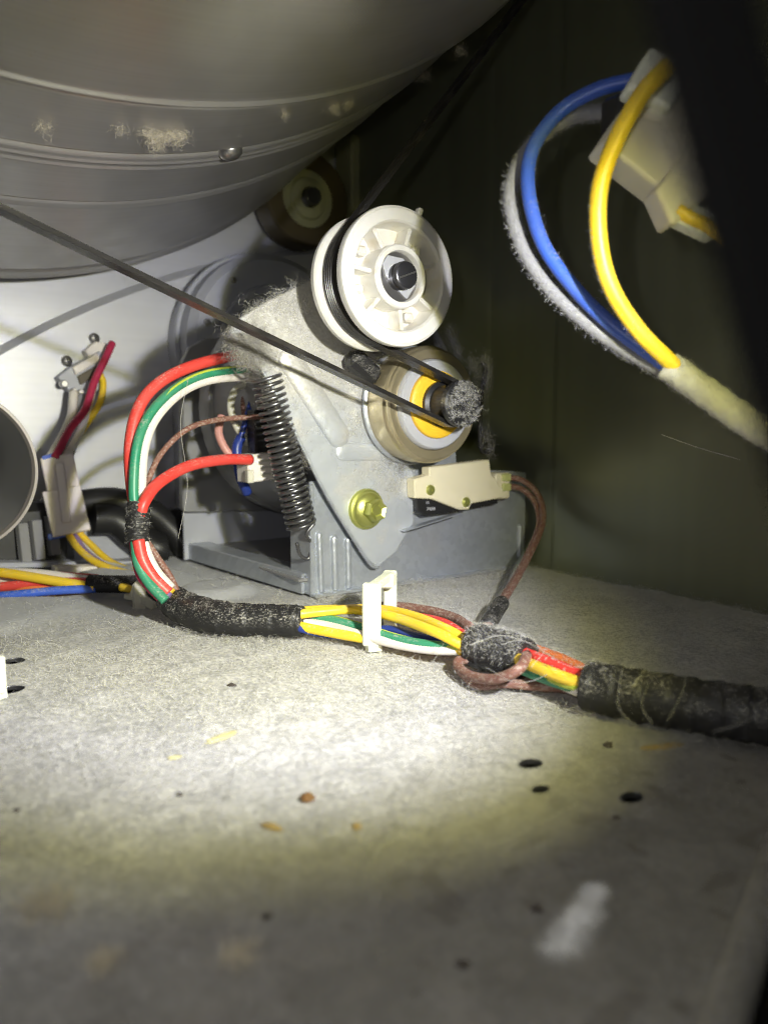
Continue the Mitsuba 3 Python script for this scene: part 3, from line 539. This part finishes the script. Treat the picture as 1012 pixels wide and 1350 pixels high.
# ------------------------------------------------------------------ cable clips
def clip(base, rear, w, h, h2, key):
    base, rear = np.asarray(base, float), np.asarray(rear, float); t = unit(rear - base); s = np.array([-t[1], t[0], 0]); z = np.array([0, 0, 1.0]); A = [t, s, z]
    obj('post', rbox(base + z * (.004 + (h - .004) / 2), (.0042, w, h - .004), A, .0007), 'm_clip', key)
    obj('post', rbox(rear + z * h2 / 2, (.0036, w * .8, h2), A, .0007), 'm_clip', key)
    obj('bridge', bar(base + z * (h - .0022), rear + z * (h2 - .0022), w * .55, .004), 'm_clip', key)
    obj('corner', rbox(rear + z * (h2 - .004) - t * .004, (.010, w * .82, .0075), A, .001), 'm_clip', key)
    obj('foot', bar(base + z * .0022 + s * .001 + t * .004, base + z * .0035 - s * .002 - t * .001, w * .8, .004), 'm_clip', key)
k = thing('cable_clip', 'cream plastic cable clip standing on the floor and framing the wires', 'cable clip', 'plastic cable clips')
c0, c1 = at(490, 857, z=.002), at(514, 826, z=.002)
clip([c0[0], c0[1], 0], [c1[0], c1[1], 0], .0084, .0335, .0315, k)
k = thing('cable_clip', 'cream plastic clip cut by the left edge of the frame, beside the square hole', 'cable clip', 'plastic cable clips')
c0, c1 = at(-9, 922, z=.002), at(-20, 870, z=.002)
clip([c0[0], c0[1], 0], [c1[0], c1[1], 0], .0095, .0185, .0185, k)

# ------------------------------------------------------------------ back left: sensor block, plug, wires, duct, blower
PY = .669
for q, lab in [((88, 476), 'round head screw in the white panel left of the sensor block'), ((124, 446), 'round head screw in the white panel above the sensor block')]:
    k = thing('panel_screw', lab, 'screw', 'screws holding the sensor block'); c = at(*q, y=PY)
    obj('head', turn(lathe([(1e-5, -.0032), (.0026, -.0030), (.0042, -.0018), (.0046, 0), (.0060, .0002), (.0062, .0012)], 0, 0, 28), c, (0, -1, 0)), 'm_steel', k)
    for a in (.5, 2.07): obj('recess', rbox(c + [0, -.0031, 0], (.0044, .0008, .0009), [[math.cos(a), 0, math.sin(a)], [0, 1, 0], [-math.sin(a), 0, math.cos(a)]], .0002), 'm_black', k)
k = thing('sensor_block', 'pale metal and plastic sensor block screwed to the white panel', 'sensor')
def slab(p, y, th, mat, name, key, r=.0006): return obj(name, plate(pix_poly(p, y, r), y, y + th, .0006), mat, key)
slab([(76, 497), (92, 484), (132, 462), (138, 476), (120, 492), (140, 500), (138, 512), (108, 522), (92, 516)], .652, .012, 'm_grey', 'body', k)
slab([(96, 484), (128, 465), (133, 474), (100, 494)], .648, .006, 'w_white', 'tab', k)
slab([(102, 496), (126, 482), (132, 492), (106, 508)], .650, .003, 'm_tyre', 'window', k)
slab([(112, 462), (126, 450), (140, 452), (134, 470), (120, 476)], .655, .012, 'w_white', 'tab', k)
for q in [(84, 506), (97, 516), (106, 518), (122, 510)]:
    c = at(*q, y=.650); obj('pin', turn(lathe([(1e-5, -.004), (.0022, -.004), (.003, -.002), (.003, .004)], 0, 0, 16), c, (0, -1, 0)), 'm_steel', k)
k = thing('plug_connector', 'white two part plug connector hanging between sensor block and floor', 'connector')
def oriented(pa, pb, d, w, th, mat, name, key, b=.0008, shift=0):
    a, b_ = at(*pa, d=d), at(*pb, d=d); t = unit(b_ - a); f = unit((a + b_) / 2 - EYE); s = unit(np.cross(t, f)); f = np.cross(t, s)
    return obj(name, rbox((a + b_) / 2 + s * shift, (np.linalg.norm(b_ - a), w, th), [t, s, f], b), mat, key)
PD = .565
oriented((75, 602), (85, 650), PD, .0225, .012, 'm_plugwhite', 'housing', k)
oriented((81, 645), (95, 704), PD - .002, .026, .014, 'm_plugwhite', 'housing', k)
oriented((78, 610), (88, 690), PD - .009, .0065, .004, 'm_plugwhite', 'latch', k)
oriented((66, 640), (76, 668), PD - .004, .006, .010, 'm_plugwhite', 'latch', k, shift=.011)
oriented((90, 632), (95, 648), PD - .003, .005, .010, 'm_plugwhite', 'latch', k, shift=-.006)
oriented((64, 600), (66, 606), PD - .004, .010, .008, 'w_brightblue', 'seal', k)
oriented((74, 702), (76, 710), PD - .004, .012, .008, 'w_brightblue', 'seal', k)
def leadset(name, label, specs, cat='wire', mode='d'):
    k = thing(name, label, cat)
    for mat, pts, r in specs: obj('wire', wire([at(q[0], q[1], **{mode: q[2]}) for q in pts], r), mat, k, smooth=True)
    return k
leadset('sensor_wires', 'bunch of crimson, white, grey and yellow wires between sensor block and plug', [
    ('w_crimson', [(148, 452, .645), (140, 470, .640), (124, 504, .634), (112, 540, .626), (92, 566, .615), (72, 604, .595)], .0030), ('w_white', [(97, 516, .645), (94, 548, .636), (82, 576, .620), (66, 604, .600)], .0034),
    ('w_grey', [(106, 520, .648), (104, 550, .640), (94, 578, .622), (78, 604, .602)], .0030), ('w_white', [(122, 512, .648), (116, 540, .640), (104, 572, .622), (86, 604, .600)], .0030),
    ('w_yellow', [(130, 490, .650), (136, 505, .648), (132, 530, .642), (116, 556, .634), (104, 574, .630)], .0026), ('w_black', [(112, 560, .636), (100, 580, .630), (90, 606, .615)], .0028)], mode='y')
leadset('plug_tail_wires', 'yellow and violet wires curving from the plug down to the taped bundle', [
    ('w_yellow', [(90, 704, .590), (104, 724, .575), (128, 742, .555), (160, 754, .535), (184, 758, .52)], .0026), ('w_yellow', [(104, 702, .592), (120, 718, .582), (142, 738, .565), (166, 750, .545), (184, 754, .525)], .0024),
    ('w_violet', [(98, 703, .594), (112, 726, .58), (140, 746, .56), (182, 762, .525)], .0022), ('w_tan', [(100, 704, .596), (128, 734, .575), (158, 748, .55), (182, 757, .525)], .0022)], mode='y')
k = thing('wire_bundle', 'flat bundle of yellow, white, red and blue wires entering at the left edge', 'wire bundle')
for mat, pts, r in [('w_yellow', [(-30, 752, .49), (10, 756, .485), (60, 764, .48), (126, 775, .475)], .0031), ('w_white', [(-30, 754, .50), (40, 755, .495), (90, 761, .49), (128, 766, .485)], .0027), ('w_red', [(60, 757, .51), (100, 760, .50), (128, 762, .495)], .0024),
                    ('w_red', [(-30, 776, .485), (20, 772, .485), (60, 768, .485), (128, 768, .48)], .0030), ('w_orange', [(-30, 771, .495), (30, 776, .485), (80, 774, .485), (128, 772, .48)], .0024), ('w_brightblue', [(-30, 788, .465), (20, 784, .465), (70, 779, .47), (126, 776, .475)], .0026),
                    ('w_white', [(-30, 764, .495), (10, 765, .495), (50, 762, .495)], .0026)]:
    obj('wire', wire([at(q[0], q[1], d=q[2]) for q in pts], r), mat, k, smooth=True)
obj('tape', tube(spline([at(118, 769, d=.478), at(145, 770, d=.476), at(182, 770, d=.470)], 12), .0054, 20, wob=.04), 'm_tape', k, smooth=True)
obj('tape', tube(spline([at(178, 770, d=.470), at(196, 776, d=.455), at(212, 784, d=.445)], 12), .0048, 16, wob=.05), 'm_tape', k, smooth=True)
obj('wire', wire([at(160, 774, d=.468), at(180, 778, d=.462), at(206, 788, d=.448)], .0026), 'w_yellow', k, smooth=True)
single('tie_mount', 'greenish plastic tie mount where the left bundle meets the black tape', 'tie mount', cat_([rbox(at(188, 788, d=.452), (.010, .010, .020), [RT, FH, [0, 0, 1]], .002), bar(at(176, 778, d=.452), at(206, 798, d=.447), .006, .006), bar(at(166, 786, d=.458), at(186, 790, d=.452), .004, .003)]), 'w_tan')
# duct
dc = at(-72, 621, y=.50); k = thing('exhaust_duct', 'grey round duct opening cut by the left edge', 'duct')
DR = .0475
obj('pipe', lathe([(DR, .4990), (DR + .0004, .66), (DR - .002, .66), (DR - .002, .4990)], dc[0], dc[2], 96), 'm_duct', k); obj('rim', lathe([(DR - .0024, .4985), (DR - .001, .4965), (DR + .0006, .4965), (DR + .001, .4985), (DR + .0004, .5030), (DR - .002, .5030)], dc[0], dc[2], 96, closed=True), 'm_ductrim', k)
obj('back', lathe([(1e-5, .64), (DR - .0022, .64)], dc[0], dc[2], 64), 'm_motor', k)
# blower housing
k = thing('blower_housing', 'glossy black moulded blower housing low in front of the white panel', 'blower')
obj('upper_band', wire([at(*q) for q in []] or [at(60, 672, y=.615), at(105, 664, y=.62), at(150, 660, y=.62), at(192, 672, y=.615), at(226, 698, y=.605), at(256, 736, y=.595)], .0105, 20), 'm_black', k, smooth=True)
obj('lower_band', wire([at(120, 684, y=.612), at(152, 686, y=.612), at(176, 704, y=.608), at(204, 722, y=.60), (.205, .60, .008)], .0125, 20), 'm_black', k, smooth=True)
obj('side', rbox(at(214, 728, y=.615), (.05, .02, .07), b=.006), 'm_black', k); obj('side', rbox(at(28, 715, y=.625), (.07, .03, .06), b=.006), 'm_black', k)
for q in [(28, 716), (46, 712), (66, 706)]: obj('fin', bar(at(q[0], q[1] - 26, y=.604), at(q[0] + 6, q[1] + 26, y=.600), .007, .007), 'w_grey', k)
obj('cover_plate', plate(pix_poly([(112, 690), (150, 684), (176, 700), (186, 742), (60, 742), (78, 706)], .622, .003), .622, .628, .001), 'm_grey', k)
obj('ledge', bar(at(70, 752, y=.56), at(150, 750, y=.56), .012, .006), 'w_white', k); obj('ledge', bar(at(-20, 744, y=.60), at(190, 741, y=.60), .014, .004), 'm_grey', k)
k = thing('fan_housing', 'rounded grey fan housing rising behind the motor and the red wires', 'fan housing')
hc = at(358, 456, y=.625)
def lobe(r): return Point(hc[0], hc[2]).buffer(r, quad_segs=32).union(Polygon([(hc[0] - r * .97, hc[2]), (hc[0] + r * .97, hc[2]), (hc[0] + r * .97, .01), (hc[0] - r * .97, .01)]))
obj('cover', plate(lobe(.0780), .618, .6685, .006), 'm_grey', k, smooth=40)
obj('rim', plate(lobe(.0820).difference(lobe(.0775)), .640, .646, .001), 'm_grey', k, smooth=40)
obj('raised_ring', lathe([(.042, .6178), (.0435, .6150), (.050, .6150), (.0515, .6178)], hc[0], hc[2], 72), 'm_grey', k)
for a in (2.2, 2.9): obj('cover_screw', turn(lathe([(1e-5, -.0022), (.0022, -.002), (.0032, 0), (.0032, .001)], 0, 0, 20), hc + [.064 * math.cos(a), -.0068, .064 * math.sin(a)], (0, -1, 0)), 'm_steel', k)
# rear roller
k = thing('drum_roller', 'dark brown drum support roller with a pale hub under the drum', 'roller'); c = at(405, 262, y=.645); RY = .0455
obj('tyre', lathe([(r_ * 1.07, y_ + RY) for r_, y_ in [(.024, .5985), (.0255, .5960), (.0380, .5960), (.0395, .5975), (.0400, .600), (.0400, .622), (.0385, .625), (.024, .625)]], c[0], c[2], 72), 'm_tyre', k)
obj('hub', lathe([(r_ * 1.07, y_ + RY) for r_, y_ in [(.0085, .5940), (.0120, .5935), (.0165, .5950), (.0180, .5985), (.0235, .5975), (.0245, .5990), (.0245, .622), (.0085, .622)]], c[0], c[2], 64), 'm_hub', k); obj('axle', lathe([(r_ * 1.07, y_ + RY) for r_, y_ in [(1e-5, .586), (.0066, .586), (.0074, .588), (.0074, .625)]], c[0], c[2], 32), 'm_darksteel', k)
obj('clip', rbox((c[0], .6380, c[2]), (.019, .0012, .010), [[.8, 0, .6], [0, 1, 0], [-.6, 0, .8]], .0004), 'm_darksteel', k)
single('roller_bracket', 'pale bracket beside the drum roller in the back corner', 'bracket', cat_([rbox(c + [.050, .008, .03], (.012, .03, .07), b=.002), rbox(c + [.054, .004, -.012], (.006, .03, .02), b=.001)]), 'm_hub')

# ------------------------------------------------------------------ terminal block of the motor
k = thing('motor_connector', 'white block connector at the end of the lower red wire', 'connector'); c = at(343, 617, y=.434)
obj('housing', plate(pix_poly([(326, 600), (358, 597), (362, 632), (328, 637)], .428, .0004), .428, .444, .0008), 'w_white', k)
for j in range(3): obj('slot', rbox(at(350, 607 + 9 * j, y=.4276), (.0070, .001, .0014), b=.0002), 'w_tan', k)
obj('latch', rbox(at(329, 628, y=.427), (.004, .004, .008), b=.0005), 'w_tan', k)
single('terminal_box', 'small black terminal box behind the spring coils', 'terminal box', rbox(at(346, 572, y=.446), (.016, .012, .030), b=.001), 'm_black')
leadset('motor_leads', 'tangled blue, pink, dark and speckled motor leads behind the spring', [
    ('w_tan', [(332, 505, .50), (312, 512, .495), (304, 535, .49), (312, 562, .49), (328, 585, .495)], .0024), ('w_blue', [(318, 576, .49), (312, 592, .488), (316, 625, .49), (326, 650, .50)], .0032), ('w_blue', [(334, 520, .495), (322, 560, .488), (314, 590, .488)], .0018),
    ('w_pink', [(292, 548, .49), (288, 570, .487), (297, 592, .487), (310, 606, .49)], .0026), ('w_dustbrown', [(330, 512, .505), (322, 530, .50), (326, 560, .498), (340, 580, .50)], .0024), ('w_black', [(336, 515, .51), (344, 540, .505), (340, 560, .505)], .0028)], 'cable')

# ------------------------------------------------------------------ near right: door wires, plug, posts
k = thing('door_wires', 'near blue, yellow and lint grey wires looping into a cream sleeve on the right', 'cable')
ND = .30
gw = spline([at(*q[:2], d=q[2]) for q in [(822, 150, .29), (778, 148, .295), (730, 165, .30), (690, 205, .30), (672, 255, .30), (684, 315, .298), (716, 370, .296), (766, 420, .292), (826, 462, .288), (884, 494, .282)]], 14)
bw = spline([at(*q[:2], d=q[2]) for q in [(840, 104, .28), (786, 118, .285), (736, 148, .29), (702, 196, .292), (696, 250, .292), (714, 318, .29), (752, 374, .288), (806, 428, .284), (884, 486, .28)]], 14)
yw = spline([at(*q[:2], d=q[2]) for q in [(880, 86, .25), (846, 124, .252), (812, 184, .256), (790, 250, .26), (790, 320, .264), (806, 380, .268), (842, 436, .272), (892, 486, .276)]], 14)
obj('wire', tube(gw, .0026, 16, wob=.10, seed=8), 'w_grey', k, smooth=True); obj('wire', tube(bw, .0027, 16), 'w_brightblue', k, smooth=True); obj('wire', tube(yw, .0029, 16), 'w_yellow', k, smooth=True)
slv = spline([at(*q[:2], d=q[2]) for q in [(880, 482, .279), (905, 500, .276), (940, 525, .268), (990, 560, .255), (1060, 600, .235)]], 14)
obj('sleeve', tube(slv, np.linspace(.0053, .0046, len(slv)), 20, wob=.16, seed=9), 'w_tan', k, smooth=True)
k = thing('door_plug', 'cream plastic plug behind the top of the near yellow wire', 'connector')
def box4(name, quad, d, th, mat='m_plug', b=.0012):
    q = np.array([at(*p, d=d) for p in quad]); q2 = q + FH * th
    c_ = q.mean(0); V = np.vstack([q, q2]); V = V + (V.mean(0) - V) * .06; sp = trimesh.creation.icosphere(subdivisions=2, radius=.0016).vertices; m = trimesh.convex.convex_hull((V[:, None] + sp[None]).reshape(-1, 3)); return obj(name, m, mat, k)
box4('tab', [(832, 112), (858, 68), (905, 96), (880, 140)], .262, .010, 'm_clip'); box4('body', [(794, 186), (818, 150), (932, 186), (876, 250)], .266, .016)
box4('body_upper', [(840, 130), (900, 110), (930, 190), (850, 200)], .268, .014); box4('latch', [(868, 252), (905, 205), (945, 240), (886, 292)], .262, .012)
box4('latch_tip', [(872, 258), (890, 286), (940, 310), (938, 285)], .264, .006, 'm_clip')
obj('wire', wire([at(892, 276, d=.262), at(912, 288, d=.262), at(932, 298, d=.262), at(960, 320, d=.26)], .0022), 'w_yellow', k, smooth=True)
obj('shade_side', rbox(at(825, 170, d=.285), (.02, .01, .02), b=.002), 'm_black', k)
pa, pb = at(912 - 54, -200, d=.055), at(1075, 600, d=.055)
e0, e1 = at(797, -200, d=.055), at(1055, 755, d=.055)
t_ = unit(e1 - e0); s_ = unit(np.cross(t_, FW)); s_ = s_ if s_ @ RT > 0 else -s_; f_ = np.cross(s_, t_)
single('front_post', 'black out of focus post slanting down the right edge close to the lens', 'post', rbox((e0 + e1) / 2 + s_ * .0036 , (np.linalg.norm(e1 - e0) + .02, .0072, .003), [t_, s_, f_], .0012), 'm_blackpost')

# ------------------------------------------------------------------ lint
rng = np.random.default_rng(11)
def stuff(name, label, mesh, mat): single(name, label, 'lint', mesh, mat, smooth=False, kind='stuff')
N = 120000
x = rng.uniform(-.02, .416, N); y = rng.uniform(.10, .56, N)
den = meshkit.fbm(np.stack([x * 45, y * 45, 0 * x], -1), 4, 2); q = np.clip((y + .05 * (den - .5) - .05 * (x - .1) - .115) / .09, 0, 1); q *= np.clip((den - .22) * 2.6, .12, 1)
q *= 1 - .88 * np.clip((y - .36) / .07, 0, 1) * np.clip((.30 - x) / .08, 0, 1)
keep = (rng.random(N) < q) & ((x < .226) | (y < .398) | (y > .575))
for (c, r) in HOLES: keep &= np.hypot(x - c[0], y - c[1]) > r * 1.5
x, y = x[keep], y[keep]; n = len(x); z = floor_height(x, y)
a = rng.random(n) * 2 * np.pi; el = rng.uniform(.05, .75, n)
half = n // 2
m1, _ = fibers(np.c_[x, y, z + .0002], np.c_[np.cos(a), np.sin(a), el], rng.uniform(.0015, .0062, n), rng.uniform(.00009, .00018, n), .5, rng, 3, .03)
pile = [tuft(path_z([(q, 790 - .155 * (q - 412) + 6 + 3 * math.sin(q), .0012) for q in range(425, 700, 6)]), (.005, .004, .0014), 9000, .005, rng, .0001), tuft(path_z([(560 + 12 * t, 792 + 5 * t % 17, .001) for t in range(12)]), (.010, .010, .0008), 2600, .005, rng, .0001),
        tuft(path_z([(330, 838, .001), (300, 842, .001), (345, 842, .001), (370, 846, .001), (420, 852, .001), (260, 832, .001)]), (.008, .005, .0014), 5200, .005, rng, .0001), tuft(path_z([(650, 905, .001), (760, 950, .001), (820, 962, .001), (900, 975, .001)]), (.010, .004, .001), 2200, .005, rng, .0001)]
pile.append(tuft(path_z([(700 + 9 * t, 756 + 1.75 * t + 3 * math.sin(1.7 * t), .0008) for t in range(36)]), (.004, .006, .0012), 5200, .005, rng, .0001))
stuff('floor_lint', 'pale grey felt of lint spread over the metal floor', cat_([m1] + pile), 'm_lint')
# coat on the arm
N = 16000; mn, mx = np.array(apoly.bounds[:2]), np.array(apoly.bounds[2:]); pts = rng.uniform(mn, mx, (N, 2))
import shapely
ins = shapely.contains_xy(apoly, pts[:, 0], pts[:, 1]); pts = pts[ins]
nz = meshkit.fbm(np.c_[pts * 90, 0 * pts[:, 0]], 3, 4)
line = (pts[:, 1] - .09) * .75 + (pts[:, 0] - .235)                     # along the upper right flank of the plate
wgt = np.clip(line / .02 + (nz - .5) * 2.4, .05, 1) * np.clip((pts[:, 1] - .05) / .03 + .25, .2, 1)
pts = pts[rng.random(len(pts)) < wgt]; n = len(pts)
arm_m, _ = fibers(np.c_[pts[:, 0], np.full(n, AY - .0002), pts[:, 1]], rng.normal(size=(n, 3)) * [1, .35, 1] + [0, -.35, 0], rng.uniform(.0015, .005, n), .00012, .6, rng, 3)
ed = np.asarray(apoly.exterior.coords); t = rng.random(5200) * apoly.exterior.length
ep = np.array([apoly.exterior.interpolate(q).coords[0] for q in t]); ew = (ep[:, 1] > .105) | (rng.random(len(ep)) < .22); ep = ep[ew]; n = len(ep)
edge_m, _ = fibers(np.c_[ep[:, 0], AY + rng.uniform(-.001, .002, n), ep[:, 1]], rng.normal(size=(n, 3)), rng.uniform(.001, .0042, n), .00012, .6, rng, 3)
stuff('arm_lint', 'fuzzy lint coating the arm plate and its edges', cat_([arm_m, edge_m, tuft([at(*q, y=AY - .0006) for q in [(340, 412), (365, 398), (392, 386), (420, 372), (405, 400), (430, 420), (380, 410), (440, 440), (470, 500), (488, 540), (496, 580), (470, 560), (505, 610), (520, 640)]], (.004, .0012, .004), 4600, .005, rng, .0001)]), 'm_lint')
def clump(label, mesh, mat, name='lint_clump', group=None): return single(name, label, 'lint', mesh, mat, smooth=False, group=group)
def pathc(p, y): return [at(*q, y=y) for q in p]
clump('fluffy beige lint on the arm tip where the spring hooks', cat_([tuft(pathc([(312, 450), (318, 462), (328, 445), (340, 450), (330, 470), (345, 470)], .396), (.0040, .003, .0042), 5200, .0065, rng, .0001), tuft(pathc([(352, 480), (362, 500), (355, 520)], .401), (.003, .002, .004), 900, .005, rng)]), 'm_lintgrey')
clump('grey lint trailing between spring and arm edge', tuft(pathc([(366, 500), (372, 525), (380, 540), (390, 565), (392, 575), (402, 600)], .402), (.0022, .002, .0032), 2400, .005, rng), 'm_lintgrey')
clump('grey lint wedged above the brass ring right of the idler pulley', cat_([tuft(pathc([(585, 440), (592, 455), (600, 468), (575, 462)], .402), (.0030, .002, .0034), 1100, .006, rng, .00008), tuft(pathc([(625, 480), (640, 485), (630, 500)], .396), (.002, .002, .003), 400, .006, rng, .00008)]), 'm_lintgrey')
pf = np.array([MX, .3432, MZ]); ang = rng.random(2600) * 2 * np.pi; rad = np.sqrt(rng.random(2600)) * .0132
rr_ = np.c_[pf[0] + rad * np.cos(ang), np.full(2600, .3434), pf[2] + rad * np.sin(ang)]; sel = meshkit.noise(rr_ * 330, 2) > .46
clump('crusty lint caked on the end of the motor shaft pulley', cat_([fibers(rr_[sel], rng.normal(size=(sel.sum(), 3)) + [0, -.6, 0], rng.uniform(.0008, .0028, sel.sum()), .0002, .7, rng, 3)[0], tuft([pf + [.002, -.001, .003], pf + [-.003, -.001, -.002], pf + [.005, -.001, .0]], (.004, .001, .004), 260, .004, rng, .00012)]), 'm_lint')
clump('dark stringy lint hanging right of the motor shaft', cat_([tuft(pathc([(640, 478), (643, 500), (640, 520), (636, 540), (640, 575), (646, 590)], .380), (.0012, .0016, .0036), 700, .0055, rng, .00008), tuft(pathc([(628, 500), (636, 510)], .372), (.002, .0016, .003), 300, .0045, rng, .00008)]), 'm_lintgrey')
single('hanging_hook', 'dark bent wire hook beside the lint on the motor end', 'hook', wire(path_y([(636, 478, .392), (640, 488, .39), (634, 520, .388), (632, 560, .39), (634, 590, .392), (640, 596, .392), (648, 592, .392)]), .0016, 8), 'm_black', smooth=True)
clump('grey fluff between the belt strands left of the brass ring', cat_([tuft(pathc([(470, 470), (490, 478), (505, 476), (515, 490)], .392), (.003, .002, .003), 1000, .005, rng, .00009), tuft(pathc([(500, 560), (505, 580), (515, 600), (530, 612)], .394), (.002, .001, .003), 1100, .004, rng)]), 'm_lintgrey')
single('rubber_stop', 'dusty black rubber stop behind the two belt strands', 'stop', cat_([rbox(at(478, 484, y=.388), (.022, .012, .012), [[.8, 0, -.6], [0, 1, 0], [.6, 0, .8]], .003)]), 'm_tape')
for pix, lab, cnt, sp in [([(195, 170), (210, 176), (204, 184), (222, 172), (236, 174)], 'largest cream lint clump stuck to the drum left of the rivet', 1500, .0018), ([(55, 162), (62, 160)], 'small cream lint clump at the left of the drum', 260, .0014), ([(438, 139)], 'cream lint clump on the drum above the roller', 240, .0013), ([(458, 132)], 'cream lint wisp just right of the clump above the roller', 170, .0011), ([(373, 148), (374, 144)], 'tiny lint speck on the drum between the two larger clumps', 110, .0008),
                          ([(548, 100), (556, 92), (560, 98)], 'grey lint clump at the right edge of the drum', 420, .0016), ([(604, 64)], 'thin lint fringe far up the right edge of the drum', 180, .0014), ([(155, 164), (160, 166)], 'faint lint wisp left of the largest drum clump', 160, .0013)]:
    cs = [drum_at(*q, lift=.0012)[0] for q in pix]; clump(lab, tuft(cs, sp * 1.2, int(cnt * (1.2 if cnt > 1000 else .75)), .0042, rng, .00007), 'm_lintcream', 'drum_lint', 'lint clumps on the drum')
up = lambda nn: np.clip(.25 + nn[:, 2] * 1.0, 0, 1)
fz = [on_path(tp1, tr1, 1500, .0022, rng, .00009, up), on_path(tp2, tr2, 7000, .0024, rng, .00009, up), on_path(tp3, tr3, 1800, .0024, rng, .00008, up), on_path(leads[0], .0021, 900, .0016, rng, .00008), on_path(leads[1], .0021, 900, .0016, rng, .00008), on_path(mid, .0043, 300, .002, rng, .00008)]
for pts, r in [([(520, 799, .006), (570, 805, .008), (610, 820, .009), (642, 836, .011)], .002), ([(470, 803, .008), (510, 799, .009), (555, 803, .010), (600, 815, .011), (640, 838, .012)], .0024), ([(680, 850, .011), (720, 862, .0125), (782, 886, .0130)], .0024)]:
    fz.append(on_path(spline(path_z(pts), 12), r, 1100, .0026, rng, .00008, up))
vt_f = on_path(vt, .0058, 500, .0018, rng, .00009)
stuff('harness_lint', 'fine pale lint clinging to the harness tape and brown leads', cat_(fz + [vt_f]), 'm_lint')
stuff('wire_fuzz', 'fine fuzz bristling on the near blue, yellow and grey wires', cat_([on_path(gw, .0026, 5200, .0022, rng, .00013), on_path(bw, .0027, 1500, .0016, rng, .0001, lambda nn: np.clip(.1 + .9 * (nn @ RT > .2), 0, 1)), on_path(yw, .0029, 1200, .0018, rng, .0001, lambda nn: np.clip(.2 - .8 * (nn @ RT), 0, 1)), on_path(slv, .0049, 1800, .0022, rng, .00013)]), 'm_linten')
# single long hairs lying over the tape and the floor
hp = []
for (a, b, c_, zz) in [((660, 850), (690, 845), (735, 870), .021), ((700, 880), (720, 850), (722, 800), .02), ((640, 880), (690, 900), (760, 870), .012), ((820, 880), (815, 930), (840, 960), .020), ((880, 950), (900, 910), (905, 880), .021), ((940, 965), (985, 950), (1010, 920), .021), ((620, 850), (660, 838), (700, 848), .020), ((760, 930), (720, 950), (660, 960), .004), ((560, 1130), (660, 1110), (760, 1060), .002), ((600, 900), (640, 930), (700, 935), .004), ((515, 860), (560, 880), (590, 840), .012), ((800, 890), (830, 905), (850, 880), .021), ((575, 1010), (520, 1090), (480, 1150), .002), ((690, 845), (760, 880), (800, 850), .019), ((855, 900), (846, 930), (860, 955), .021)]:
    hp.append(tube(spline([at(*a, z=zz), at(*b, z=zz + .002), at(*c_, z=zz)], 14), .00008, 4))
hp.append(tube(spline([at(872, 573, d=.36), at(920, 590, d=.35), at(975, 606, d=.34)], 10), .00016, 4)); hp.append(tube(spline([at(248, 500, y=.41), at(238, 560, y=.41), at(247, 640, y=.41), at(235, 710, y=.4)], 10), .0001, 4))
stuff('stray_hairs', 'single pale hairs lying across the tape and the floor', cat_(hp), 'm_lint')

# ------------------------------------------------------------------ crumbs on the floor
def crumb(px, py, size, mat, name, label, seed, rot=0.0, group='crumbs on the floor'):
    c = at(px, py, z=.001); m = trimesh.creation.icosphere(subdivisions=2, radius=1.0); r = np.random.default_rng(seed)
    m.vertices *= (.65 + .7 * meshkit.noise(m.vertices * 1.7 + seed, seed))[:, None]; m.vertices *= np.asarray(size) / 2
    ca, sa = math.cos(rot), math.sin(rot); d = RT * ca + FH * sa; e = -RT * sa + FH * ca
    V = m.vertices[:, :1] * d + m.vertices[:, 1:2] * e + m.vertices[:, 2:] * np.array([0, 0, 1]); V = V + [c[0], c[1], float(floor_height(c[0], c[1])) + size[2] * .3]
    single(name, label, 'debris', trimesh.Trimesh(V, m.faces, process=False), mat, smooth=40, group=group)
crumb(405, 1050, (.0040, .0050, .0026), 'm_crumb', 'crumb', 'rusty orange crumb on the lint in the middle of the floor', 1)
crumb(358, 1090, (.0060, .0024, .0014), 'm_straw', 'straw_bit', 'straw coloured sliver left of and below the rusty crumb', 2, -.4)
crumb(470, 1088, (.0026, .0030, .0014), 'm_straw', 'straw_bit', 'faint straw bit right of and below the rusty crumb', 3)
crumb(872, 985, (.0150, .0028, .0014), 'm_straw', 'straw_bit', 'long dry straw sliver on the floor below the black sheath', 4, .25)
crumb(801, 983, (.0030, .0026, .0022), 'm_speck', 'dark_crumb', 'dark brown crumb left of the long straw sliver', 5)
crumb(230, 997, (.0042, .0022, .0010), 'm_flake', 'yellow_flake', 'small bright yellow flake on the left of the floor', 6, .2)
crumb(292, 973, (.0130, .0040, .0010), 'm_flake', 'yellow_flake', 'pale yellow flake half buried in lint', 7, .9)
crumb(238, 1046, (.0022, .0016, .0012), 'm_speck', 'dark_crumb', 'dark speck left of the straw sliver', 8)
crumb(22, 1068, (.0018, .0014, .0010), 'm_speck', 'dark_crumb', 'dark speck near the left edge of the floor', 9)
crumb(305, 902, (.0040, .0022, .0014), 'm_speck', 'dark_crumb', 'dark speck on the lint below the taped harness', 10)
crumb(812, 1078, (.0022, .0018, .0012), 'm_speck', 'dark_crumb', 'dark speck just below the largest floor hole', 11)
for q, s, lab in [((60, 1200), .007, 'blurred tan lint ball at the bottom left of the floor'), ((313, 1264), .0045, 'blurred pale lint ball low in the middle of the floor'), ((135, 1272), .004, 'faint lint ball between the two blurred balls')]:
    c = at(*q, z=.001); clump(lab, tuft([c + [0, 0, .001]], (s * .35, s * .35, s * .15), 260, s * .8, rng, .00016), 'm_lintcream', 'lint_ball', 'lint balls on the near floor')
for q, lab in [((707, 1196), 'dark smudge of grit left of the painted white glint'), ((352, 1202), 'dark grit speck in the middle of the near floor'), ((610, 1268), 'dark grit speck near the bottom of the floor')]:
    crumb(*q, (.0026, .0022, .0010), 'm_speck', 'grit', lab, int(q[0]))
